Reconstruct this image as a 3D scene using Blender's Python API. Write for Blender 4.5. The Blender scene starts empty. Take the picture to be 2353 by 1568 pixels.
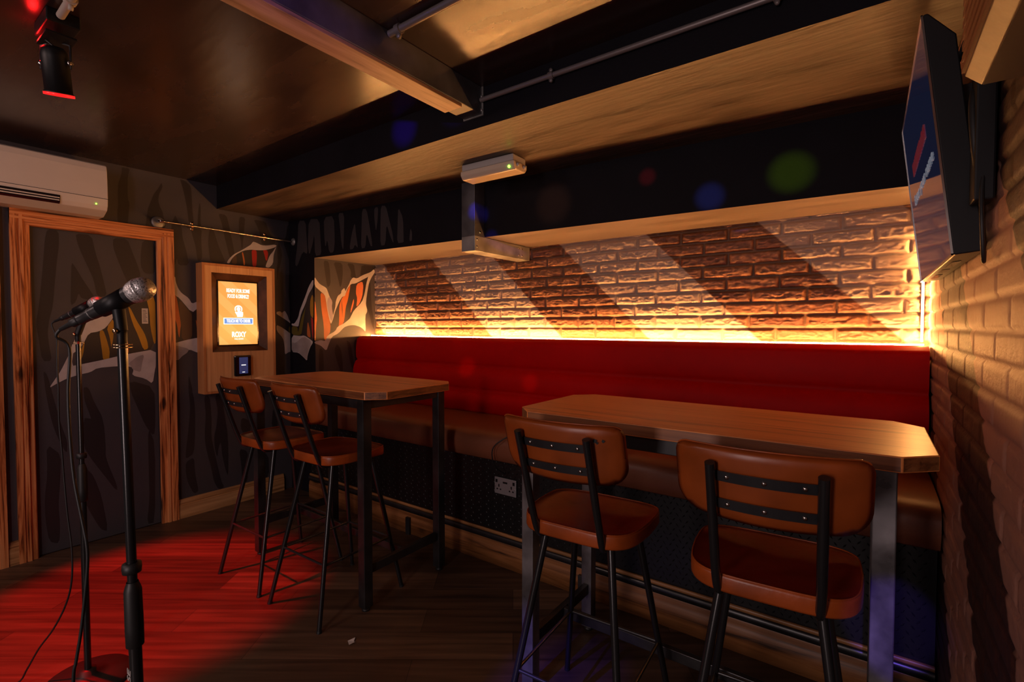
import bpy, bmesh, math, random
import numpy as np
from mathutils import Vector, Matrix
random.seed(4)
PI = math.pi
SC = bpy.context.scene
COL = SC.collection

# ------------------------------------------------------------------ materials
def newmat(name):
    m = bpy.data.materials.new(name); m.use_nodes = True
    nt = m.node_tree; b = nt.nodes['Principled BSDF']
    return m, nt, b
def N(nt, t, **kw):
    n = nt.nodes.new(t)
    for k, v in kw.items():
        if k.startswith('i_'):
            key = k[2:]
            key = int(key) if key.isdigit() else key.replace('_', ' ')
            n.inputs[key].default_value = v
        else: setattr(n, k, v)
    return n
def c4(c): return (c[0], c[1], c[2], 1.0)
def ramp(nt, src, stops):
    r = nt.nodes.new('ShaderNodeValToRGB'); e = r.color_ramp.elements
    while len(e) < len(stops): e.new(0.5)
    for i, (p, c) in enumerate(stops):
        e[i].position = p; e[i].color = c4(c) if len(c) == 3 else c
    nt.links.new(src, r.inputs[0]); return r
def coords(nt, scale=(1, 1, 1), rot=(0, 0, 0)):
    t = nt.nodes.new('ShaderNodeTexCoord'); mp = nt.nodes.new('ShaderNodeMapping')
    mp.inputs['Scale'].default_value = scale; mp.inputs['Rotation'].default_value = rot
    nt.links.new(t.outputs['Object'], mp.inputs[0]); return mp.outputs[0]
def bumpnode(nt, b, height, strength, dist):
    bp = nt.nodes.new('ShaderNodeBump'); bp.inputs['Strength'].default_value = strength
    bp.inputs['Distance'].default_value = dist
    nt.links.new(height, bp.inputs['Height']); nt.links.new(bp.outputs[0], b.inputs['Normal'])
def mat(name, col, rough=.5, metal=0.0, var=.0, vscale=8, bump=0.0, bscale=60, stretch=(1, 1, 1), coat=0.0, spec=.5, rvar=0.0):
    m, nt, b = newmat(name)
    b.inputs['Base Color'].default_value = c4(col); b.inputs['Roughness'].default_value = rough
    b.inputs['Metallic'].default_value = metal; b.inputs['Specular IOR Level'].default_value = spec
    if coat: b.inputs['Coat Weight'].default_value = coat; b.inputs['Coat Roughness'].default_value = .15
    co = coords(nt, stretch)
    if var or rvar:
        n = N(nt, 'ShaderNodeTexNoise', i_Scale=vscale, i_Detail=5.0); nt.links.new(co, n.inputs['Vector'])
        if var:
            r = ramp(nt, n.outputs[0], [(.3, [max(0, x * (1 - var)) for x in col]), (.7, [x * (1 + var) for x in col])])
            nt.links.new(r.outputs[0], b.inputs['Base Color'])
        if rvar:
            mr = N(nt, 'ShaderNodeMapRange'); mr.inputs[1].default_value = .3; mr.inputs[2].default_value = .7
            mr.inputs[3].default_value = rough - rvar; mr.inputs[4].default_value = rough + rvar
            nt.links.new(n.outputs[0], mr.inputs[0]); nt.links.new(mr.outputs[0], b.inputs['Roughness'])
    if bump:
        n2 = N(nt, 'ShaderNodeTexNoise', i_Scale=bscale, i_Detail=4.0); nt.links.new(co, n2.inputs['Vector'])
        bumpnode(nt, b, n2.outputs[0], bump, .01)
    return m
def emit(name, col, strength, base=(.02, .02, .02)):
    m, nt, b = newmat(name)
    b.inputs['Base Color'].default_value = c4(base); b.inputs['Roughness'].default_value = .25
    b.inputs['Emission Color'].default_value = c4(col); b.inputs['Emission Strength'].default_value = strength
    return m
def wood(name, axis, stops, rough=.42, along=1.3, across=26, bump=.25, coat=0.0, knots=0.0):
    m, nt, b = newmat(name)
    s = [across] * 3; s['XYZ'.index(axis)] = along
    co = coords(nt, tuple(s))
    n = N(nt, 'ShaderNodeTexNoise', i_Scale=1.0, i_Detail=6.0, i_Roughness=.62, i_Distortion=1.1); nt.links.new(co, n.inputs['Vector'])
    s2 = [across * 5] * 3; s2['XYZ'.index(axis)] = along * 3
    co2 = coords(nt, tuple(s2))
    n2 = N(nt, 'ShaderNodeTexNoise', i_Scale=1.0, i_Detail=3.0); nt.links.new(co2, n2.inputs['Vector'])
    mx = N(nt, 'ShaderNodeMath', operation='MULTIPLY_ADD'); mx.inputs[1].default_value = .28
    nt.links.new(n2.outputs[0], mx.inputs[0])
    sub = N(nt, 'ShaderNodeMath', operation='ADD'); sub.inputs[1].default_value = -.14
    nt.links.new(n.outputs[0], sub.inputs[0]); nt.links.new(sub.outputs[0], mx.inputs[2])
    src = mx.outputs[0]
    if knots:
        sk = [7] * 3; sk['XYZ'.index(axis)] = 2.6
        ck = coords(nt, tuple(sk))
        v = N(nt, 'ShaderNodeTexVoronoi', i_Scale=1.0); nt.links.new(ck, v.inputs['Vector'])
        mr = N(nt, 'ShaderNodeMapRange'); mr.inputs[1].default_value = .0; mr.inputs[2].default_value = .16
        mr.inputs[3].default_value = -knots; mr.inputs[4].default_value = 0
        nt.links.new(v.outputs['Distance'], mr.inputs[0])
        ad = N(nt, 'ShaderNodeMath', operation='ADD'); nt.links.new(src, ad.inputs[0]); nt.links.new(mr.outputs[0], ad.inputs[1]); src = ad.outputs[0]
    r = ramp(nt, src, stops); nt.links.new(r.outputs[0], b.inputs['Base Color'])
    b.inputs['Roughness'].default_value = rough
    if coat: b.inputs['Coat Weight'].default_value = coat; b.inputs['Coat Roughness'].default_value = .34
    bumpnode(nt, b, src, bump, .004)
    return m

PINE = [(.33, (.04, .012, .005)), (.41, (.34, .09, .022)), (.50, (.66, .24, .08)), (.75, (.80, .38, .16))]
M = {}
for a in 'XYZ': M['pine' + a] = wood('charred_pine_' + a, a, PINE, knots=.25)
M['skirt'] = wood('skirting_pine', 'X', [(.3, (.03, .012, .005)), (.42, (.20, .075, .022)), (.7, (.38, .16, .055))], knots=.2, along=1.0, across=18)
M['skirtY'] = wood('skirting_pine_Y', 'Y', [(.28, (.08, .03, .012)), (.42, (.40, .19, .07)), (.7, (.62, .34, .15))], knots=.15, along=1.0, across=18)
TB = [(.27, (.26, .07, .014)), (.40, (.72, .21, .048)), (.7, (.88, .31, .08))]; TE = [(.28, (.07, .020, .006)), (.45, (.20, .065, .02)), (.7, (.32, .12, .04))]  # TE: same table wood, darkened to put shade into the edges
M['table'] = wood('oiled_table_wood', 'X', TB, rough=.42, along=.9, across=24, bump=.06, coat=.35)
M['tedge'] = wood('shaded_table_end_grain', 'Y', TE, rough=.45, along=5, across=30, bump=.12)
M['tedgex'] = wood('shaded_table_edge', 'X', TE, rough=.45, along=1.2, across=30, bump=.1)
M['beamwood'] = wood('beam_plank', 'Y', [(.25, (.10, .05, .03)), (.42, (.34, .19, .11)), (.75, (.50, .31, .20))], along=2.0, across=22, bump=.2, knots=.15, rough=.4)
M['oak'] = wood('kiosk_oak', 'Z', [(.3, (.60, .29, .11)), (.5, (.72, .38, .155)), (.75, (.80, .46, .21))], rough=.45, along=.8, across=30, bump=.05)
M['oakdark'] = wood('kiosk_oak_edge', 'Z', [(.3, (.40, .14, .045)), (.5, (.52, .21, .07)), (.75, (.60, .27, .10))], rough=.45, along=.8, across=30, bump=.05)
M['ceiling'] = mat('ceiling_gloss_paint', (.032, .0165, .0145), rough=.26, spec=.5, var=.2, vscale=3, bump=.12, bscale=4, stretch=(.8, 3, 3), rvar=.04)
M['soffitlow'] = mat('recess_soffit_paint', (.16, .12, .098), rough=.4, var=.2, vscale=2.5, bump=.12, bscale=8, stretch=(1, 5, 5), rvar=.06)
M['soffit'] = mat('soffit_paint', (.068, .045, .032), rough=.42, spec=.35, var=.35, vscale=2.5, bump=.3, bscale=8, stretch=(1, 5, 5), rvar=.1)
M['black'] = mat('black_wall_paint', (.0065, .0055, .0085), rough=.7, spec=.15, var=.15, vscale=5, bump=.1, bscale=90)
M['wall'] = mat('charcoal_wall_paint', (.051, .047, .055), rough=.55, var=.06, vscale=6, bump=.08, bscale=120)
M['k'] = mat('mural_black', (.019, .016, .019), rough=.5)
M['c'] = mat('mural_charcoal', (.034, .029, .032), rough=.5)
M['b'] = mat('mural_brown', (.075, .035, .02), rough=.5)
M['w'] = mat('mural_white', (.52, .47, .45), rough=.5, var=.12, vscale=14)
M['f'] = mat('mural_fold_grey', (.33, .28, .27), rough=.5, var=.2, vscale=10)
M['v'] = mat('mural_fold_violet', (.36, .30, .38), rough=.5)
M['o'] = mat('mural_orange', (.50, .13, .025), rough=.5, var=.25, vscale=5)
M['p'] = mat('mural_coral', (.55, .15, .06), rough=.5, var=.25, vscale=5)
M['r'] = mat('mural_red', (.42, .012, .012), rough=.5)
M['y'] = mat('mural_ochre', (.40, .20, .012), rough=.5, var=.2, vscale=5)
M['g'] = mat('mural_olive', (.13, .10, .015), rough=.5)
M['steel'] = mat('black_steel', (.018, .018, .02), rough=.32, metal=.0, var=.3, vscale=12, spec=.6)
M['tube'] = mat('black_powder_coat_tube', (.013, .013, .014), rough=.24, spec=.65)
M['rawsteel'] = mat('raw_steel_leg', (.17, .16, .165), rough=.38, metal=.55, var=.5, vscale=9, rvar=.12, bump=.05, bscale=30)
M['darksteel'] = mat('dark_steel_leg', (.05, .048, .05), rough=.32, metal=.6, var=.4, vscale=9)
M['galv'] = mat('galvanised_steel', (.30, .29, .28), rough=.42, metal=.55, var=.3, vscale=10, rvar=.1, bump=.06, bscale=25)
M['galvdark'] = mat('weathered_steel', (.11, .11, .12), rough=.42, metal=.5, var=.35, vscale=8, rvar=.1, bump=.06, bscale=25)
M['redleather'] = mat('red_vinyl', (.46, .0012, .0008), rough=.5, spec=.08, bump=.05, bscale=200, var=.08, vscale=3)
M['seatleather'] = mat('dark_brown_vinyl', (.19, .062, .03), rough=.42, spec=.35, bump=.06, bscale=160)
M['seattop'] = mat('shaded_stool_leather', (.15, .021, .006), rough=.34, var=.5, vscale=5, bump=.2, bscale=11, rvar=.06)  # stool leather darkened: shade under the tables is in the colour
M['leather'] = mat('tan_stool_leather', (.27, .054, .008), rough=.36, var=.5, vscale=4, bump=.12, bscale=14, rvar=.06)
M['leatheredge'] = mat('stool_leather_edge', (.30, .056, .008), rough=.36, var=.35, vscale=9, bump=.1, bscale=40)
M['tread'] = mat('black_tread_plate', (.008, .008, .0085), rough=.4, spec=.35)
M['blackplastic'] = mat('black_plastic', (.007, .007, .008), rough=.45, spec=.25)
M['gloss'] = mat('black_gloss', (.008, .008, .010), rough=.12, spec=.6)
M['white'] = mat('warm_white_plastic', (.62, .56, .53), rough=.38, var=.03, vscale=6)
M['whitedull'] = mat('grey_white_plastic', (.42, .39, .37), rough=.45)
M['clear'] = mat('frosted_diffuser', (.62, .50, .38), rough=.18, spec=.6)
M['conduit'] = mat('grey_conduit', (.20, .17, .165), rough=.38, metal=.3)
M['pipe_white'] = mat('off_white_conduit', (.40, .33, .28), rough=.5)
M['chrome'] = mat('chrome', (.62, .58, .55), rough=.2, metal=1.0)
M['brass'] = mat('brass_ring', (.75, .55, .32), rough=.22, metal=1.0)
M['mesh'] = mat('mic_grille', (.40, .38, .37), rough=.35, metal=.8)
M['micbody'] = mat('mic_body', (.018, .017, .018), rough=.36, spec=.5)
M['rubber'] = mat('black_rubber', (.012, .012, .012), rough=.5)
M['goldtrim'] = mat('wood_lip', (.34, .16, .06), rough=.4, var=.3, vscale=6, stretch=(.6, 8, 8))
M['redbox'] = mat('red_cable', (.38, .01, .008), rough=.35)
M['socket'] = mat('socket_grey', (.26, .25, .26), rough=.35, metal=.3)
M['paper'] = mat('paper', (.55, .50, .47), rough=.7)
M['unit'] = mat('unit_front_metal', (.10, .043, .026), rough=.42, metal=.0, var=.35, vscale=14, bump=.15, bscale=14)
M['unitside'] = mat('unit_underside', (.05, .026, .026), rough=.5)
M['ledv'] = emit('led_strip_corner', (1.0, .42, .115), 290)
M['led'] = emit('led_strip', (1.0, .42, .115), 400)
M['lens'] = emit('red_lens', (1.0, .012, .012), 5.0)
M['greenled'] = emit('green_indicator', (.25, 1.0, .05), 6.0)
M['scr_txt'] = emit('screen_white', (1.0, .90, .82), 1.5)
M['scr_blue'] = emit('screen_blue', (.08, .34, .85), .9)
M['rd_blue'] = emit('reader_blue', (.06, .08, .26), .35)
M['tv_txt'] = emit('tv_text_white', (.50, .54, .66), .22)
M['tv_red'] = emit('tv_text_red', (.50, .03, .06), .15)
def screen_orange():
    m, nt, b = newmat('screen_orange')
    co = coords(nt, (1, 1, 1), (0, .8, 0))
    w = N(nt, 'ShaderNodeTexWave', i_Scale=2.6, i_Distortion=.0); nt.links.new(co, w.inputs[0])
    r = ramp(nt, w.outputs[0], [(.45, (1.0, .36, .075)), (.55, (1.0, .43, .11))])
    nt.links.new(r.outputs[0], b.inputs['Emission Color']); b.inputs['Emission Strength'].default_value = 1.1
    b.inputs['Base Color'].default_value = (.02, .02, .02, 1); b.inputs['Roughness'].default_value = .2
    return m
M['scr_or'] = screen_orange()
def tv_glass():
    m, nt, b = newmat('tv_screen_glass')
    b.inputs['Base Color'].default_value = (.004, .005, .010, 1); b.inputs['Roughness'].default_value = .06
    b.inputs['Specular IOR Level'].default_value = .55
    b.inputs['Emission Color'].default_value = (.010, .016, .050, 1); b.inputs['Emission Strength'].default_value = .35
    return m
M['tv'] = tv_glass()
def floor_mat():
    m, nt, b = newmat('dark_plank_floor')
    a = math.radians(36)
    co = coords(nt, (1, 1, 1), (0, 0, -a))
    br = N(nt, 'ShaderNodeTexBrick', offset=.37, i_Scale=1.0, i_Mortar_Size=.0012, i_Bias=-.1, i_Brick_Width=1.15, i_Row_Height=.185)
    br.inputs['Color1'].default_value = (.062, .033, .019, 1); br.inputs['Color2'].default_value = (.15, .083, .049, 1)
    br.inputs['Mortar'].default_value = (.008, .005, .004, 1)
    nt.links.new(co, br.inputs['Vector'])
    mp2 = nt.nodes.new('ShaderNodeMapping'); mp2.inputs['Scale'].default_value = (1.2, 22, 22); nt.links.new(co, mp2.inputs[0]); co2 = mp2.outputs[0]
    n = N(nt, 'ShaderNodeTexNoise', i_Scale=1.4, i_Detail=5.0, i_Distortion=.5); nt.links.new(co2, n.inputs['Vector'])
    r = ramp(nt, n.outputs[0], [(.3, (.45, .45, .45)), (.7, (1.25, 1.25, 1.25))])
    mx = N(nt, 'ShaderNodeMix', data_type='RGBA', blend_type='MULTIPLY'); mx.inputs[0].default_value = 1
    nt.links.new(br.outputs[0], mx.inputs[6]); nt.links.new(r.outputs[0], mx.inputs[7]); nt.links.new(mx.outputs[2], b.inputs['Base Color'])
    b.inputs['Roughness'].default_value = .46
    bumpnode(nt, b, n.outputs[0], .12, .003)
    return m
M['floor'] = floor_mat()
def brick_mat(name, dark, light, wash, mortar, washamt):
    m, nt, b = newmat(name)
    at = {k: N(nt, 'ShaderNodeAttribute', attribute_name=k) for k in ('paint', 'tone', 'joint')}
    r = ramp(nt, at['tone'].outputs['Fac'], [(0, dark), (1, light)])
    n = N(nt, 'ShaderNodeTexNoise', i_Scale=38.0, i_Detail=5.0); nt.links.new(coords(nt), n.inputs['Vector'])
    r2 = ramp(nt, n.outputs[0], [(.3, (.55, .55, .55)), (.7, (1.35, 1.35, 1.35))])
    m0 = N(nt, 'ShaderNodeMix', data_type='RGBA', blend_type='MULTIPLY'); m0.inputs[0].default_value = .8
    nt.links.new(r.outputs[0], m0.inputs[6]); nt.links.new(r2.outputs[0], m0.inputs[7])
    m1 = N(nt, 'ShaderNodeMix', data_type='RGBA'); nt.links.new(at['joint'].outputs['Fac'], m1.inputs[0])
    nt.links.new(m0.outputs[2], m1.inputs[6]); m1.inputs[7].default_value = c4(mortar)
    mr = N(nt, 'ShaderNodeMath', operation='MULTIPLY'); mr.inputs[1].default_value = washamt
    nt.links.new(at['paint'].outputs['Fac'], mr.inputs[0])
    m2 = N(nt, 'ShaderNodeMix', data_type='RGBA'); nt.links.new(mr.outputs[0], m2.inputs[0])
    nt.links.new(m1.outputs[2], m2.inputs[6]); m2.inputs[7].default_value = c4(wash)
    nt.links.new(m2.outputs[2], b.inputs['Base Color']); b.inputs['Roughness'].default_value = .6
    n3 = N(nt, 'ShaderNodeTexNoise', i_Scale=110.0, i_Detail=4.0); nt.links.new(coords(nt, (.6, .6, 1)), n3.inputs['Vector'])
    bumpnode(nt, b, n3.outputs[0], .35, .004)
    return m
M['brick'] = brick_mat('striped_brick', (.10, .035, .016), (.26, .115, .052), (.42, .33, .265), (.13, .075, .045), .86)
M['brickR'] = brick_mat('painted_brick', (.030, .008, .004), (.055, .014, .007), (.37, .175, .12), (.03, .009, .005), .95)

# ------------------------------------------------------------------ mesh helpers
class MB:
    def __init__(s): s.v = []; s.f = []; s.mi = []; s.sm = []
    def add(s, vs, fs, mi=0, sm=False):
        o = len(s.v); s.v += [tuple(p) for p in vs]
        for f in fs: s.f.append([i + o for i in f]); s.mi.append(mi); s.sm.append(sm)
        return s
    def box(s, x0, x1, y0, y1, z0, z1, mi=0):
        v = [(x, y, z) for z in (z0, z1) for y in (y0, y1) for x in (x0, x1)]
        return s.add(v, [(0, 2, 3, 1), (4, 5, 7, 6), (0, 1, 5, 4), (2, 6, 7, 3), (0, 4, 6, 2), (1, 3, 7, 5)], mi)
    def quad(s, a, b, c, d, mi=0): return s.add([a, b, c, d], [(0, 1, 2, 3)], mi)
    def prism(s, pts, axis, a0, a1, mi=0, sm=False):
        # pts: 2-D outline in the plane of the two other axes (kept in XYZ order), extruded along axis
        n = len(pts)
        def mk(p, a):
            return (a, p[0], p[1]) if axis == 'X' else (p[0], a, p[1]) if axis == 'Y' else (p[0], p[1], a)
        v = [mk(p, a0) for p in pts] + [mk(p, a1) for p in pts]
        s.add(v, [(i, (i + 1) % n, n + (i + 1) % n, n + i) for i in range(n)], mi, sm)
        s.add(v, [tuple(range(n - 1, -1, -1)), tuple(range(n, 2 * n))], mi)
        return s
    def tube(s, path, r, n=12, mi=0, caps=True):
        P = [Vector(p) for p in path]; rs = r if isinstance(r, (list, tuple)) else [r] * len(P)
        rings = []; up = None
        for i, p in enumerate(P):
            d = (P[min(i + 1, len(P) - 1)] - P[max(i - 1, 0)]).normalized()
            if up is None:
                up = Vector((0, 0, 1)) if abs(d.z) < .9 else Vector((1, 0, 0))
            u = (up - d * up.dot(d)).normalized(); w = d.cross(u); up = u
            rings.append([p + (u * math.cos(2 * PI * k / n) + w * math.sin(2 * PI * k / n)) * rs[i] for k in range(n)])
        v = [q for rg in rings for q in rg]; f = []
        for i in range(len(P) - 1):
            for k in range(n):
                a = i * n + k; b = i * n + (k + 1) % n
                f.append((a, b, b + n, a + n))
        s.add(v, f, mi, True)
        if caps: s.add(rings[0], [tuple(range(n - 1, -1, -1))], mi); s.add(rings[-1], [tuple(range(n))], mi)
        return s
    def lathe(s, prof, origin=(0, 0, 0), axis=(0, 0, 1), n=28, mi=0, sm=True):
        ax = Vector(axis).normalized(); u = ax.orthogonal().normalized(); w = ax.cross(u); o = Vector(origin)
        v = []
        for r, h in prof:
            v += [o + ax * h + (u * math.cos(2 * PI * k / n) + w * math.sin(2 * PI * k / n)) * max(r, 1e-5) for k in range(n)]
        f = []
        for i in range(len(prof) - 1):
            for k in range(n):
                a = i * n + k; b = i * n + (k + 1) % n
                f.append((a, b, b + n, a + n))
        return s.add(v, f, mi, sm)
    def build(s, name, mats, parent=None, bevel=0.0, seg=2, weld=False):
        me = bpy.data.meshes.new(name)
        me.from_pydata(s.v, [], s.f); me.polygons.foreach_set('material_index', s.mi); me.polygons.foreach_set('use_smooth', s.sm)
        mats = mats if isinstance(mats, (list, tuple)) else [mats]
        for m in mats: me.materials.append(M[m] if isinstance(m, str) else m)
        bm = bmesh.new(); bm.from_mesh(me)
        if weld or bevel: bmesh.ops.remove_doubles(bm, verts=bm.verts, dist=1e-5)
        bmesh.ops.recalc_face_normals(bm, faces=bm.faces) if weld or bevel else None
        if bevel:
            ed = [e for e in bm.edges if len(e.link_faces) == 2 and e.calc_face_angle(0) > .6]
            bmesh.ops.bevel(bm, geom=ed, offset=bevel, segments=seg, profile=.5, affect='EDGES', clamp_overlap=True)
        bm.to_mesh(me); bm.free(); me.update()
        o = bpy.data.objects.new(name, me); COL.objects.link(o)
        if parent: o.parent = parent
        return o
def tag(o, label=None, cat=None, group=None, kind=None):
    if label: o['label'] = label
    if cat: o['category'] = cat
    if group: o['group'] = group
    if kind: o['kind'] = kind
    return o
def thing(name, label, cat, loc=(0, 0, 0), rot=(0, 0, 0), group=None):
    o = bpy.data.objects.new(name, None); COL.objects.link(o); o.location = loc; o.rotation_euler = rot
    o.empty_display_size = .1
    return tag(o, label, cat, group)
def box(name, m, parent, *d, bevel=.0, seg=2): return MB().box(*d).build(name, m, parent, bevel, seg)
def spline(pts, k=6):
    P = [Vector(p) for p in pts]; out = []
    for i in range(len(P) - 1):
        a = P[max(i - 1, 0)]; b = P[i]; c = P[i + 1]; d = P[min(i + 2, len(P) - 1)]
        for j in range(k):
            t = j / k
            out.append(.5 * ((2 * b) + (c - a) * t + (2 * a - 5 * b + 4 * c - d) * t * t + (3 * b - a - 3 * c + d) * t ** 3))
    out.append(P[-1]); return out
def text(name, body, size, m, parent, loc, rot=(PI / 2, 0, 0), width=None, bold=0.0, xs=1.0, align='CENTER'):
    cu = bpy.data.curves.new(name, 'FONT'); cu.body = body; cu.size = size; cu.align_x = align; cu.align_y = 'CENTER'; cu.offset = bold; cu.extrude = .0006
    tmp = bpy.data.objects.new(name, cu); COL.objects.link(tmp)
    dg = bpy.context.evaluated_depsgraph_get(); me = bpy.data.meshes.new_from_object(tmp.evaluated_get(dg))
    bpy.data.objects.remove(tmp); me.materials.clear(); me.materials.append(M[m])
    o = bpy.data.objects.new(name, me); COL.objects.link(o); o.parent = parent; o.location = loc; o.rotation_euler = rot
    sx = xs
    if width:
        xs_ = [v.co.x for v in me.vertices]; sx = width / (max(xs_) - min(xs_))
    o.scale = (sx, 1, 1)
    return o
def copy_tree(o, parent=None):
    c = o.copy(); COL.objects.link(c); c.parent = parent
    for ch in list(o.children): copy_tree(ch, c)
    return c

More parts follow.
